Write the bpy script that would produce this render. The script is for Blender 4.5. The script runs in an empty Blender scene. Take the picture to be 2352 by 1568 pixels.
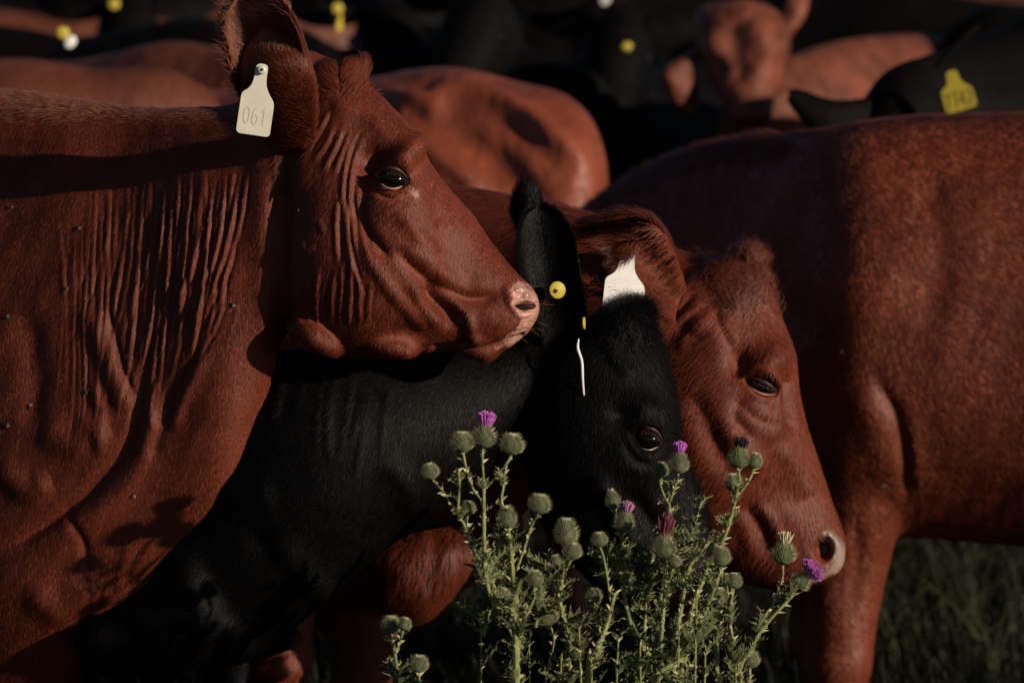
import bpy, math, random
import numpy as np
from mathutils import Matrix, Vector
rng = np.random.default_rng(7)
random.seed(7)
scene = bpy.context.scene
# ------------------------------------------------------------ camera, world, sun, exposure
F = 8820.0                      # focal length in units of a 2352 px wide frame (135 mm on 36 mm)
CAM_H, TILT = 1.58, math.radians(6.4)
cam_data = bpy.data.cameras.new('camera')
cam_data.sensor_width = 36; cam_data.lens = 135
cam_data.clip_start = 0.1; cam_data.clip_end = 2000
cam_data.dof.use_dof = True; cam_data.dof.focus_distance = 5.4; cam_data.dof.aperture_fstop = 4.2
cam = bpy.data.objects.new('camera', cam_data)
scene.collection.objects.link(cam)
cam.location = (0, 0, CAM_H); cam.rotation_euler = (math.pi/2 - TILT, 0, 0)
scene.camera = cam
ct, st = math.cos(TILT), math.sin(TILT)
# view metric space (X right, Y up, Z away) -> world
MW = np.array([[1, 0, 0], [0, st, ct], [0, ct, -st]], float)
def to_world(v):
    v = np.asarray(v, float)
    return v @ MW.T + np.array([0, 0, CAM_H])
def to_view(w):
    return (np.asarray(w, float) - np.array([0, 0, CAM_H])) @ MW
def vp(px, py, d):              # where the line of sight through a photo point reaches distance d
    return np.array([(px-1176)/F*d, (784-py)/F*d, d])
L = np.array([-1.0, -0.29, 0.71]); Lw = MW @ L; Lw /= np.linalg.norm(Lw)   # travel direction of sunlight
sun_elev = math.asin(-Lw[2]); sun_az = math.atan2(-Lw[0], -Lw[1])
sd = bpy.data.lights.new('sun', 'SUN'); sd.energy = 5.0; sd.angle = math.radians(0.55); sd.color = (1.0, 0.85, 0.68)
sun = bpy.data.objects.new('sun', sd); scene.collection.objects.link(sun)
sun.rotation_euler = Vector(Lw.tolist()).to_track_quat('-Z', 'Y').to_euler()
w = bpy.data.worlds.new('World'); scene.world = w; w.use_nodes = True
nt = w.node_tree; bg = nt.nodes['Background']
sky = nt.nodes.new('ShaderNodeTexSky'); sky.sky_type = 'NISHITA'; sky.sun_disc = False
sky.air_density = .5; sky.dust_density = .3; sky.ozone_density = .6; sky.sun_elevation = sun_elev; sky.sun_rotation = sun_az
nt.links.new(sky.outputs[0], bg.inputs[0]); bg.inputs[1].default_value = 0.05
scene.view_settings.view_transform = 'Standard'; scene.view_settings.look = 'None'
scene.view_settings.exposure = -0.2; scene.view_settings.gamma = 1
try: scene.cycles_curves.shape = 'RIBBONS'; scene.cycles_curves.subdivisions = 1
except Exception: pass

# ------------------------------------------------------------ materials
def mat(name, col, rough=0.6, spec=0.4, sheen=0.0, bump=None, var=0.0, vscale=8.0, stretch=(1, 1, 1), trans=0.0, coat=0.0, attr=None, clear=None):
    m = bpy.data.materials.new(name); m.use_nodes = True
    n = m.node_tree; b = n.nodes['Principled BSDF']
    b.inputs['Base Color'].default_value = (*col, 1); b.inputs['Roughness'].default_value = rough
    b.inputs['Specular IOR Level'].default_value = spec
    if sheen: b.inputs['Sheen Weight'].default_value = sheen; b.inputs['Sheen Roughness'].default_value = 0.4
    if coat: b.inputs['Coat Weight'].default_value = coat; b.inputs['Coat Roughness'].default_value = 0.08
    if trans: b.inputs['Subsurface Weight'].default_value = trans; b.inputs['Subsurface Radius'].default_value = (.004, .002, .001); b.inputs['Subsurface Scale'].default_value = 1
    tc = n.nodes.new('ShaderNodeTexCoord'); mp = n.nodes.new('ShaderNodeMapping'); mp.inputs['Scale'].default_value = stretch
    n.links.new(tc.outputs['Object'], mp.inputs[0])
    colsock = None
    if var:
        no = n.nodes.new('ShaderNodeTexNoise'); no.inputs['Scale'].default_value = vscale; no.inputs['Detail'].default_value = 6
        n.links.new(mp.outputs[0], no.inputs['Vector'])
        r = n.nodes.new('ShaderNodeMapRange'); r.inputs[1].default_value = .3; r.inputs[2].default_value = .7
        r.inputs[3].default_value = 1-var; r.inputs[4].default_value = 1+var
        n.links.new(no.outputs[0], r.inputs[0])
        mx = n.nodes.new('ShaderNodeVectorMath'); mx.operation = 'SCALE'; mx.inputs[0].default_value = col
        n.links.new(r.outputs[0], mx.inputs['Scale']); colsock = mx.outputs[0]
        n.links.new(colsock, b.inputs['Base Color'])
    if attr:                                   # bare muzzle skin in a separate colour
        a = n.nodes.new('ShaderNodeAttribute'); a.attribute_name = attr[0]
        mix = n.nodes.new('ShaderNodeMix'); mix.data_type = 'RGBA'
        n.links.new(a.outputs['Fac'], mix.inputs[0])
        if colsock: n.links.new(colsock, mix.inputs[6])
        else: mix.inputs[6].default_value = (*col, 1)
        no2 = n.nodes.new('ShaderNodeTexNoise'); no2.inputs['Scale'].default_value = 60; no2.inputs['Detail'].default_value = 5
        n.links.new(tc.outputs['Object'], no2.inputs['Vector'])
        cr = n.nodes.new('ShaderNodeValToRGB'); cr.color_ramp.elements[0].color = (*[c*.6 for c in attr[1]], 1); cr.color_ramp.elements[1].color = (*attr[1], 1)
        cr.color_ramp.elements[0].position = .35; cr.color_ramp.elements[1].position = .55
        n.links.new(no2.outputs[0], cr.inputs[0]); n.links.new(cr.outputs[0], mix.inputs[7])
        n.links.new(mix.outputs[2], b.inputs['Base Color'])
        rr = n.nodes.new('ShaderNodeMapRange'); rr.inputs[3].default_value = rough; rr.inputs[4].default_value = attr[2]
        n.links.new(a.outputs['Fac'], rr.inputs[0]); n.links.new(rr.outputs[0], b.inputs['Roughness'])
    if bump:
        no = n.nodes.new('ShaderNodeTexNoise'); no.inputs['Scale'].default_value = bump[0]; no.inputs['Detail'].default_value = 5
        mp2 = n.nodes.new('ShaderNodeMapping'); mp2.inputs['Scale'].default_value = bump[2] if len(bump) > 2 else (1, 1, 1)
        n.links.new(tc.outputs['Object'], mp2.inputs[0]); n.links.new(mp2.outputs[0], no.inputs['Vector'])
        bp = n.nodes.new('ShaderNodeBump'); bp.inputs['Strength'].default_value = 1; bp.inputs['Distance'].default_value = bump[1]
        n.links.new(no.outputs[0], bp.inputs['Height']); n.links.new(bp.outputs[0], b.inputs['Normal'])
    return m
RED = (0.15, 0.028, 0.012)
M = {}
M['red'] = mat('red_coat', RED, .62, .3, var=.22, vscale=5, bump=(260, .0016, (1, 1, .25)), attr=('muzzle', (.52, .27, .21), .28))
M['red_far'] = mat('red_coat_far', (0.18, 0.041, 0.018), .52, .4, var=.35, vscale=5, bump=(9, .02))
M['red_c'] = mat('red_coat_grey_nose', RED, .62, .3, var=.22, vscale=5, attr=('muzzle', (.36, .27, .23), .22))  # grey nose skin, its colour lightened to imitate a wet highlight
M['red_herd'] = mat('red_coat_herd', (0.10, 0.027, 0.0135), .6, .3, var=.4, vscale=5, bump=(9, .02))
M['red_face'] = mat('red_coat_brown', (0.15, 0.042, 0.022), .6, .3, var=.5, vscale=9, bump=(12, .03))
M['black'] = mat('black_coat', (0.003, 0.0026, 0.0025), .62, .07, var=.3, vscale=5, bump=(260, .0016, (1, 1, .25)), attr=('muzzle', (.016, .014, .014), .3))
M['black_far'] = mat('black_coat_far', (0.0036, 0.0031, 0.003), .65, .05, var=.5, vscale=4, bump=(7, .02))
def fur_mat(name, c0, c1, rough=.5, spec=.4):
    m = bpy.data.materials.new(name); m.use_nodes = True; n = m.node_tree; b = n.nodes['Principled BSDF']
    b.inputs['Roughness'].default_value = rough; b.inputs['Specular IOR Level'].default_value = spec
    hi = n.nodes.new('ShaderNodeHairInfo'); cr = n.nodes.new('ShaderNodeValToRGB')
    cr.color_ramp.elements[0].color = (*c0, 1); cr.color_ramp.elements[1].color = (*c1, 1)
    n.links.new(hi.outputs['Random'], cr.inputs[0])
    g0 = n.nodes.new('ShaderNodeNewGeometry'); nz = n.nodes.new('ShaderNodeTexNoise'); nz.inputs['Scale'].default_value = 9; nz.inputs['Detail'].default_value = 7; nz.inputs['Roughness'].default_value = .65
    n.links.new(g0.outputs['Position'], nz.inputs['Vector']); mr = n.nodes.new('ShaderNodeMapRange'); mr.inputs[1].default_value = .32; mr.inputs[2].default_value = .68; mr.inputs[3].default_value = .76; mr.inputs[4].default_value = 1.26
    n.links.new(nz.outputs[0], mr.inputs[0]); vs = n.nodes.new('ShaderNodeVectorMath'); vs.operation = 'SCALE'
    n.links.new(cr.outputs[0], vs.inputs[0]); n.links.new(mr.outputs[0], vs.inputs['Scale']); n.links.new(vs.outputs[0], b.inputs['Base Color'])
    at = n.nodes.new('ShaderNodeAttribute'); at.attribute_name = 'lie'          # strands lying on the skin are lit like the skin they lie on
    ge = n.nodes.new('ShaderNodeNewGeometry'); s1 = n.nodes.new('ShaderNodeVectorMath'); s1.operation = 'SCALE'; s1.inputs['Scale'].default_value = .35
    ad = n.nodes.new('ShaderNodeVectorMath'); ad.operation = 'ADD'; no = n.nodes.new('ShaderNodeVectorMath'); no.operation = 'NORMALIZE'
    n.links.new(ge.outputs['Normal'], s1.inputs[0]); n.links.new(s1.outputs[0], ad.inputs[0]); n.links.new(at.outputs['Vector'], ad.inputs[1])
    n.links.new(ad.outputs[0], no.inputs[0]); n.links.new(no.outputs[0], b.inputs['Normal'])
    return m
M['red_fur'] = fur_mat('red_fur', (.11, .0195, .0078), (.215, .048, .021), .48, .34)
M['tip_fur'] = fur_mat('pale_red_fur', (.24, .085, .048), (.36, .15, .09), .5, .4)
M['black_fur'] = fur_mat('black_fur', (.0016, .0014, .0013), (.0050, .0042, .0040), .42, .09)
M['eye'] = mat('eye_black', (.004, .003, .003), .09, .22)
M['lid'] = mat('wet_lid_skin', (.30, .14, .10), .4, .4)
M['lid_dark'] = mat('dark_lid_skin', (.03, .012, .008), .5, .4)
M['lid_grey'] = mat('grey_lid_skin', (.12, .11, .11), .3, .6)
M['tag'] = mat('cream_plastic', (.62, .59, .49), .5, .4, var=.07, vscale=60)
M['tag_white'] = mat('white_plastic', (.78, .78, .75), .5, .4, var=.1, vscale=30, stretch=(.3, 1, 3))
M['tag_yellow'] = mat('yellow_plastic', (.48, .38, .04), .5, .4, var=.1, vscale=60)
M['ink'] = mat('faded_ink', (.56, .55, .48), .7, .2)
M['ink_dark'] = mat('dark_ink', (.12, .10, .02), .7, .2)
M['stud'] = mat('grey_stud', (.62, .60, .54), .35, .5)
M['hole'] = mat('stud_hole', (.03, .03, .03), .6, .3)
M['nostril'] = mat('nostril_skin', (.03, .012, .01), .35, .4)

# ------------------------------------------------------------ object helpers
col = scene.collection
def mesh_obj(name, V, Fc, m, parent=None, smooth=True, world=False):
    me = bpy.data.meshes.new(name)
    V = np.asarray(V, float)
    if not world: V = to_world(V)
    if isinstance(Fc, np.ndarray) and Fc.ndim == 2:
        k = Fc.shape[1]; nf = len(Fc)
        me.vertices.add(len(V)); me.vertices.foreach_set('co', V.astype(np.float32).ravel())
        me.loops.add(nf*k); me.loops.foreach_set('vertex_index', Fc.astype(np.int32).ravel())
        me.polygons.add(nf); me.polygons.foreach_set('loop_start', np.arange(0, nf*k, k, dtype=np.int32))
        me.update(calc_edges=True)
    else:
        me.from_pydata([tuple(v) for v in V], [], [tuple(int(i) for i in f) for f in Fc]); me.update()
    me.validate()
    if smooth: me.polygons.foreach_set('use_smooth', [True]*len(me.polygons))
    me.materials.append(m)
    o = bpy.data.objects.new(name, me); col.objects.link(o)
    if parent is not None: set_parent(o, parent)
    return o
def set_parent(o, p):
    o.parent = p; bpy.context.view_layer.update()
    o.matrix_parent_inverse = p.matrix_world.inverted()
def thing(name, label, cat, loc_world, group=None):
    o = bpy.data.objects.new(name, None); col.objects.link(o); o.empty_display_size = .1
    o.location = loc_world; o['label'] = label; o['category'] = cat
    if group: o['group'] = group
    bpy.context.view_layer.update()
    return o
def catmull(P, n):
    P = np.asarray(P, float); k = len(P)
    if k == 2: t = np.linspace(0, 1, n)[:, None]; return P[0]*(1-t)+P[1]*t
    Pe = np.vstack([2*P[0]-P[1], P, 2*P[-1]-P[-2]])
    out = []
    for t in np.linspace(0, k-1-1e-9, n):
        i = int(t); u = t-i; a, b, c, d = Pe[i], Pe[i+1], Pe[i+2], Pe[i+3]
        out.append(.5*((2*b)+(-a+c)*u+(2*a-5*b+4*c-d)*u*u+(-a+3*b-3*c+d)*u**3))
    return np.array(out)
class Mesh:
    def __init__(s): s.V = []; s.F = []; s.n = 0
    def add(s, V, Fc):
        V = np.asarray(V, float); s.V.append(V); s.F += [tuple(int(i)+s.n for i in f) for f in Fc]; s.n += len(V)
    def build(s, name, m, parent=None, smooth=True): return mesh_obj(name, np.vstack(s.V), s.F, m, parent, smooth)
def build2(a, b, name, ma, mb, parent):
    """one mesh of two stuffs: the smooth stem and the hard spines that grow out of it"""
    na = len(a.F); m_ = Mesh(); m_.V = a.V+b.V; m_.F = a.F+[tuple(i+a.n for i in f) for f in b.F]; m_.n = a.n+b.n
    o = m_.build(name, ma, parent, smooth=False); o.data.materials.append(mb)
    if len(o.data.polygons) == len(m_.F):
        mi = np.zeros(len(m_.F), np.int32); mi[na:] = 1; o.data.polygons.foreach_set('material_index', mi)
    else:
        print('facecount', name, len(o.data.polygons), len(m_.F))
    return o
def ring_mesh(R):               # R: (stations, k, 3) closed tube with caps
    S, K, _ = R.shape
    Fc = []
    for i in range(S-1):
        for j in range(K):
            Fc.append((i*K+j, i*K+(j+1) % K, (i+1)*K+(j+1) % K, (i+1)*K+j))
    V = R.reshape(-1, 3)
    c0, c1 = R[0].mean(0), R[-1].mean(0)
    V = np.vstack([V, c0, c1]); a, b = S*K, S*K+1
    for j in range(K):
        Fc.append((a, (j+1) % K, j)); Fc.append((b, (S-1)*K+j, (S-1)*K+(j+1) % K))
    return V, Fc
def loft(st, n=2.3, seg=44, K=40):
    """stations (top x, top y, bottom x, bottom y, distance, half width, lower-half narrowing): real cross-sections"""
    P = []
    for s in st:
        k = s[6] if len(s) > 6 else 0
        dz = s[7] if len(s) > 7 else 0      # bottom point nearer / farther
        P.append(np.concatenate([vp(s[0], s[1], s[4]), vp(s[2], s[3], s[4]+dz), [s[5], k]]))
    P = catmull(P, seg)
    th = np.linspace(0, 2*math.pi, K, endpoint=False)
    c, s_ = np.cos(th), np.sin(th)
    ce = np.sign(c)*np.abs(c)**(2/n); se = np.sign(s_)*np.abs(s_)**(2/n)
    T, B = P[:, 0:3], P[:, 3:6]; C = (T+B)/2; H = (T-B)/2
    W = np.maximum(P[:, 6], .002)[:, None]*(1+P[:, 7][:, None]*ce[None, :])
    R = C[:, None, :]+H[:, None, :]*ce[None, :, None]
    R[:, :, 2] += W*se[None, :]
    return ring_mesh(R)
def tube(pts, radii, K=10, n=None):
    pts = np.asarray(pts, float); radii = np.asarray(radii, float)
    n = n or len(pts)
    Q = catmull(np.column_stack([pts, radii]), n) if n != len(pts) else np.column_stack([pts, radii])
    p, r = Q[:, :3], np.maximum(Q[:, 3], 1e-5)
    t = np.gradient(p, axis=0); t /= np.linalg.norm(t, axis=1)[:, None]+1e-12
    up = np.array([0.13, 0.21, 1.0]); 
    a = np.cross(t, up); a /= np.linalg.norm(a, axis=1)[:, None]+1e-12
    b = np.cross(t, a)
    th = np.linspace(0, 2*math.pi, K, endpoint=False)
    R = p[:, None, :]+r[:, None, None]*(a[:, None, :]*np.cos(th)[None, :, None]+b[:, None, :]*np.sin(th)[None, :, None])
    return ring_mesh(R)
def ellipsoid(c, rx, ry, rz, rot=0, nu=20, nv=14):
    st_ = []
    for i in range(nv+1):
        f = math.pi*i/nv; rr = max(math.sin(f), .02); x = -math.cos(f)
        th = np.linspace(0, 2*math.pi, nu, endpoint=False)
        q = np.column_stack([np.full(nu, x*rx), rr*ry*np.cos(th), rr*rz*np.sin(th)])
        ca, sa = math.cos(rot), math.sin(rot)
        q = np.column_stack([q[:, 0]*ca-q[:, 1]*sa, q[:, 0]*sa+q[:, 1]*ca, q[:, 2]])
        st_.append(q+c)
    return ring_mesh(np.array(st_))

class Body:
    """closed tapered volumes fused into one continuous skin, then modelled with strokes and bulges"""
    def __init__(s): s.m = Mesh()
    def add(s, vf): s.m.add(*vf)
    def fuse(s, voxel, smooth):
        o = mesh_obj('tmp', np.vstack(s.m.V), s.m.F, M['red'], world=True)
        md = o.modifiers.new('r', 'REMESH'); md.mode = 'VOXEL'; md.voxel_size = voxel
        ev = o.evaluated_get(bpy.context.evaluated_depsgraph_get()); me = bpy.data.meshes.new_from_object(ev)
        nv, nf = len(me.vertices), len(me.polygons)
        V = np.empty(nv*3, np.float32); me.vertices.foreach_get('co', V); s.V = V.reshape(-1, 3).astype(float)
        E = np.empty(len(me.edges)*2, np.int32); me.edges.foreach_get('vertices', E); s.E = E.reshape(-1, 2)
        q = np.empty(len(me.loops), np.int32); me.loops.foreach_get('vertex_index', q)
        s.F = q.reshape(-1, 4) if len(q) == nf*4 else None
        bpy.data.objects.remove(o); bpy.data.meshes.remove(me)
        s.smooth(smooth); s.normals(); s.mus = np.zeros(len(s.V)); s.bald = np.zeros(len(s.V))
    def smooth(s, it, f=.5):
        n = len(s.V); i, j = s.E[:, 0], s.E[:, 1]
        deg = np.bincount(i, minlength=n)+np.bincount(j, minlength=n)
        for k in range(it):
            A = np.empty_like(s.V)
            for c in range(3):
                x = s.V[:, c]; A[:, c] = (np.bincount(i, x[j], n)+np.bincount(j, x[i], n))/np.maximum(deg, 1)
            s.V += (A-s.V)*(f if k % 2 == 0 else f*.6)
    def normals(s):
        q = s.F; a = s.V[q[:, 2]]-s.V[q[:, 0]]; b = s.V[q[:, 3]]-s.V[q[:, 1]]
        fn = np.cross(a, b); N = np.zeros_like(s.V)
        for c in range(3):
            acc = 0
            for k in range(4): acc = acc+np.bincount(q[:, k], fn[:, c], len(s.V))
            N[:, c] = acc
        s.N = N/(np.linalg.norm(N, axis=1)[:, None]+1e-12)
        s.px = 1176+s.V[:, 0]/s.V[:, 2]*F; s.py = 784-s.V[:, 1]/s.V[:, 2]*F
        s.face = np.clip(-s.N[:, 2]*2.2+.35, 0, 1)
    def disp(s, idx, a): s.V[idx] += s.N[idx]*(a*s.face[idx])[:, None]
    def sdist(s, pts, w):
        pts = np.asarray(pts, float); pts = catmull(pts, max(len(pts)*5, 8)) if len(pts) > 2 else pts
        r = w*3
        idx = np.where((s.px > pts[:, 0].min()-r) & (s.px < pts[:, 0].max()+r) & (s.py > pts[:, 1].min()-r) & (s.py < pts[:, 1].max()+r) & (s.face > 0))[0]
        x, y = s.px[idx], s.py[idx]; best = np.full(len(idx), 1e9); par = np.zeros(len(idx)); tot = len(pts)-1
        for k in range(tot):
            a, b = pts[k], pts[k+1]; d = b-a; L2 = d@d+1e-9
            t = np.clip(((x-a[0])*d[0]+(y-a[1])*d[1])/L2, 0, 1)
            q = np.hypot(x-a[0]-t*d[0], y-a[1]-t*d[1]); m_ = q < best
            best[m_] = q[m_]; par[m_] = (k+t[m_])/tot
        return idx, best, par
    def stroke(s, pts, w, amp, taper=True):          # amp in photo px
        idx, d, t = s.sdist(pts, w)
        a = np.exp(-(d/w)**2)*amp*.00064
        if taper: a *= np.clip(np.minimum(t, 1-t)*5+.08, 0, 1)
        s.disp(idx, a)
    def bulge(s, cx, cy, rx, ry, ang, amp):
        dx, dy = s.px-cx, s.py-cy; c, n = math.cos(ang), math.sin(ang)
        u, v = (dx*c+dy*n)/rx, (-dx*n+dy*c)/ry; r2 = u*u+v*v
        idx = np.where(r2 < 7)[0]; s.disp(idx, np.exp(-r2[idx])*amp*.00064)
    def almond(s, cx, cy, rx, ry, ang, depth):
        dx, dy = s.px-cx, s.py-cy; c, n = math.cos(ang), math.sin(ang)
        u, v = (dx*c+dy*n)/rx, (-dx*n+dy*c)/ry
        q = np.abs(u)**1.8+np.abs(v)**2*(1+.4*np.abs(u))
        idx = np.where((q < 1.25) & (s.face > .2))[0]
        s.V[idx, 2] += depth*np.clip((1.15-q[idx])/.35, 0, 1); s.bald[idx] = 1
    def paint(s, pts, w, amount=1.0, edge=.35):
        idx, d, t = s.sdist(pts, w)
        nz = np.sin(s.px[idx]*.21)*np.cos(s.py[idx]*.17+1)*.08
        s.mus[idx] = np.maximum(s.mus[idx], amount*np.clip((1-d/w+nz)/edge, 0, 1))
    def finish(s, name, m, parent, extra=()):
        V, Fc = s.V, s.F; mus = s.mus
        Fl = [s.F]; Vl = [V]; n = len(V); ml = [mus]
        for (v, f) in extra:
            f = np.array([list(q)+[q[-1]]*(4-len(q)) if len(q) < 4 else list(q) for q in f]); 
            Fl.append(f+n); Vl.append(np.asarray(v)); ml.append(np.zeros(len(v))); n += len(v)
        V = np.vstack(Vl); Fa = np.vstack(Fl); tri = Fa[:, 2] == Fa[:, 3]
        me = bpy.data.meshes.new(name)
        W = to_world(V)
        lt = np.where(tri, 3, 4); lv = Fa.ravel()[np.column_stack([np.ones((len(Fa), 3), bool), ~tri]).ravel()]
        me.vertices.add(len(W)); me.vertices.foreach_set('co', W.astype(np.float32).ravel())
        me.loops.add(len(lv)); me.loops.foreach_set('vertex_index', lv.astype(np.int32))
        me.polygons.add(len(Fa)); me.polygons.foreach_set('loop_start', np.concatenate([[0], np.cumsum(lt)[:-1]]).astype(np.int32))
        me.update(calc_edges=True); me.validate()
        me.polygons.foreach_set('use_smooth', [True]*len(me.polygons))
        a = me.attributes.new('muzzle', 'FLOAT', 'POINT'); a.data.foreach_set('value', np.concatenate(ml).astype(np.float32))
        me.materials.append(m)
        o = bpy.data.objects.new(name, me); col.objects.link(o); set_parent(o, parent)
        return o

def vnoise(p, scale, seed=0):                     # cheap smooth vector noise
    r = np.random.default_rng(seed); out = np.zeros_like(p)
    for k in range(5):
        w_ = r.normal(size=(3, 3))*scale*(1+.6*k); ph = r.uniform(0, 6.28, 3)
        out += np.sin(p@w_.T+ph)/(1+.5*k)
    return out/2
def fur(name, V, Fq, m, parent, count, length, direc, radius=.00035, lift=.35, keep=None, curl=0, messy=.25, seed=1, k=4, nscale=9, weight=None):
    """real strands rooted on the skin"""
    r = np.random.default_rng(seed)
    a, b, c, d = (V[Fq[:, i]] for i in range(4))
    n = np.cross(c-a, d-b); area = np.linalg.norm(n, axis=1)/2+1e-15; n /= (2*area)[:, None]
    cen = (a+b+c+d)/4
    px = 1176+cen[:, 0]/cen[:, 2]*F; py = 784-cen[:, 1]/cen[:, 2]*F
    ok = (px > -90) & (px < 2440) & (py > -90) & (py < 1650) & (n[:, 2] < .35)
    if keep is not None: ok &= keep(px, py, n, cen)
    p = np.where(ok, area, 0)
    if weight is not None: p = p*weight(px, py)
    if p.sum() <= 0: return
    f = r.choice(len(p), count, p=p/p.sum()); u, v = r.random(count)[:, None], r.random(count)[:, None]
    root = (a[f]*(1-u)+b[f]*u)*(1-v)+(d[f]*(1-u)+c[f]*u)*v; N = n[f]
    D = direc(root, 1176+root[:, 0]/root[:, 2]*F, 784-root[:, 1]/root[:, 2]*F) if callable(direc) else np.tile(np.asarray(direc, float), (count, 1))
    D = D/np.linalg.norm(D, axis=1)[:, None]
    D = D+vnoise(root, nscale, seed)*.35+vnoise(root, 70, seed+5)*messy*.5+r.normal(size=D.shape)*messy*.5
    D -= (D*N).sum(1)[:, None]*N; D /= np.linalg.norm(D, axis=1)[:, None]+1e-9
    Ln = length*(.6+.8*r.random(count))[:, None]
    if callable(lift): lf = lift
    S = np.cross(N, D)
    pts = np.zeros((count, k, 3)); ph = r.uniform(0, 6.28, count)[:, None]+vnoise(root, 40, seed+9)[:, :1]*2
    for i in range(k):
        t = i/(k-1)
        pts[:, i] = root+D*Ln*t*(1-.12*t)+N*(Ln*lift*(t-.45*t*t)-.0004*(i == 0))
        if curl: pts[:, i] += (S*np.sin(ph+t*4.5)+N*np.cos(ph+t*4.5))*Ln*curl*t
    cu = bpy.data.hair_curves.new(name); cu.add_curves([k]*count)
    cu.points.foreach_set('position', to_world(pts.reshape(-1, 3)).astype(np.float32).ravel())
    rad = np.tile(np.linspace(1, .15, k)*radius, count)*np.repeat(.7+.6*r.random(count), k)
    cu.points.foreach_set('radius', rad.astype(np.float32))
    ln = cu.attributes.new('lie', 'FLOAT_VECTOR', 'POINT'); NN = N+r.normal(size=N.shape)*.10; NN /= np.linalg.norm(NN, axis=1)[:, None]
    ln.data.foreach_set('vector', np.repeat(NN @ MW.T, k, axis=0).astype(np.float32).ravel())
    cu.materials.append(m)
    o = bpy.data.objects.new(name, cu); col.objects.link(o); set_parent(o, parent)
    return o

def ear_mesh(base, tip, wid, wdir, cup, thick=.004, ns=26, ntt=18, curve=None, roll=0.0, prof=None, wbase=.35):
    """hollow leaf-shaped ear with real thickness; wdir = width direction, cup = vector of the hollow side depth"""
    base, tip, wdir, cup = map(lambda q: np.asarray(q, float), (base, tip, wdir, cup))
    mid = curve if curve is not None else (base+tip)/2
    axis = catmull([base, mid, tip], ns)
    t = np.linspace(0, 1, ns)
    wf = prof(t) if prof else (wbase+(1-wbase)*np.sin(np.clip(t/.5, 0, 1)*math.pi/2))*np.sqrt(np.clip(1-((t-.45)/.56).clip(0)**2.2, 0.0006, 1))
    s = np.linspace(-1, 1, ntt)
    S = []
    for off in (0, 1):
        G = axis[:, None, :]+wdir[None, None, :]*(wid*wf[:, None, None]*np.sin(s*math.pi/2*(1+roll*.3))[None, :, None])+cup[None, None, :]*((np.abs(s)**1.7)[None, :, None]*(.35+.65*np.sin(t*math.pi))[:, None, None])
        G = G+np.random.default_rng(3).normal(size=3)*0
        if off: 
            e1 = np.gradient(G, axis=0); e2 = np.gradient(G, axis=1); nn = np.cross(e1, e2); nn /= np.linalg.norm(nn, axis=2)[:, :, None]+1e-9
            G = G+nn*thick*(1-.7*np.abs(s)[None, :, None]**4)
        S.append(G)
    A, B = S; V = np.vstack([A.reshape(-1, 3), B.reshape(-1, 3)]); n = ns*ntt; Fc = []
    for i in range(ns-1):
        for j in range(ntt-1):
            q = i*ntt+j; Fc.append((q, q+1, q+ntt+1, q+ntt)); Fc.append((n+q, n+q+ntt, n+q+ntt+1, n+q+1))
    for i in range(ns-1):
        q = i*ntt; Fc.append((q, q+ntt, n+q+ntt, n+q)); q = i*ntt+ntt-1; Fc.append((q, n+q, n+q+ntt, q+ntt))
    for j in range(ntt-1):
        q = (ns-1)*ntt+j; Fc.append((q, q+1, n+q+1, n+q)); Fc.append((j, n+j, n+j+1, j+1))
    return V, Fc

def plate(outline, z, thick, bevel=.0007):       # a thin solid with rounded rim from a 2-D outline (metres), in its own plane
    O = np.asarray(outline, float); c = O.mean(0); n = len(O)
    rings = [(1.0, z-thick/2+bevel), (1.0, z+thick/2-bevel)]
    V = [];
    d = O-c; ln = np.linalg.norm(d, axis=1)[:, None]; ins = c+d*(1-bevel/ln)
    for P_, zz in ((ins, z-thick/2), (O, z-thick/2+bevel), (O, z+thick/2-bevel), (ins, z+thick/2)):
        V.append(np.column_stack([P_, np.full(n, zz)]))
    Fc = []
    for k in range(3):
        for j in range(n): Fc.append((k*n+j, k*n+(j+1) % n, (k+1)*n+(j+1) % n, (k+1)*n+j))
    Fc.append(tuple(range(n-1, -1, -1))); Fc.append(tuple(3*n+j for j in range(n)))
    return np.vstack(V), Fc
def place(V, origin, ax, ay, az):
    return np.asarray(origin)+V[:, :1]*ax+V[:, 1:2]*ay+V[:, 2:3]*az
def smooth_closed(P, n=60):
    P = np.asarray(P, float); k = len(P); out = []
    for t in np.linspace(0, k, n, endpoint=False):
        i = int(t); u = t-i; a, b, c, d = P[(i-1) % k], P[i % k], P[(i+1) % k], P[(i+2) % k]
        out.append(.5*((2*b)+(-a+c)*u+(2*a-5*b+4*c-d)*u*u+(-a+3*b-3*c+d)*u**3))
    return np.array(out)
def round_poly(P, r, n=5):
    P = np.asarray(P, float); out = []
    for i in range(len(P)):
        a, b, c = P[i-1], P[i], P[(i+1) % len(P)]
        rr = r[i] if hasattr(r, '__len__') else r
        p = b+(a-b)/np.linalg.norm(a-b)*rr; q = b+(c-b)/np.linalg.norm(c-b)*rr
        for t in np.linspace(0, 1, n): out.append(p*(1-t)**2+2*b*t*(1-t)+q*t*t)
    return np.array(out)
def unit(v): v = np.asarray(v, float); return v/np.linalg.norm(v)
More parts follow.
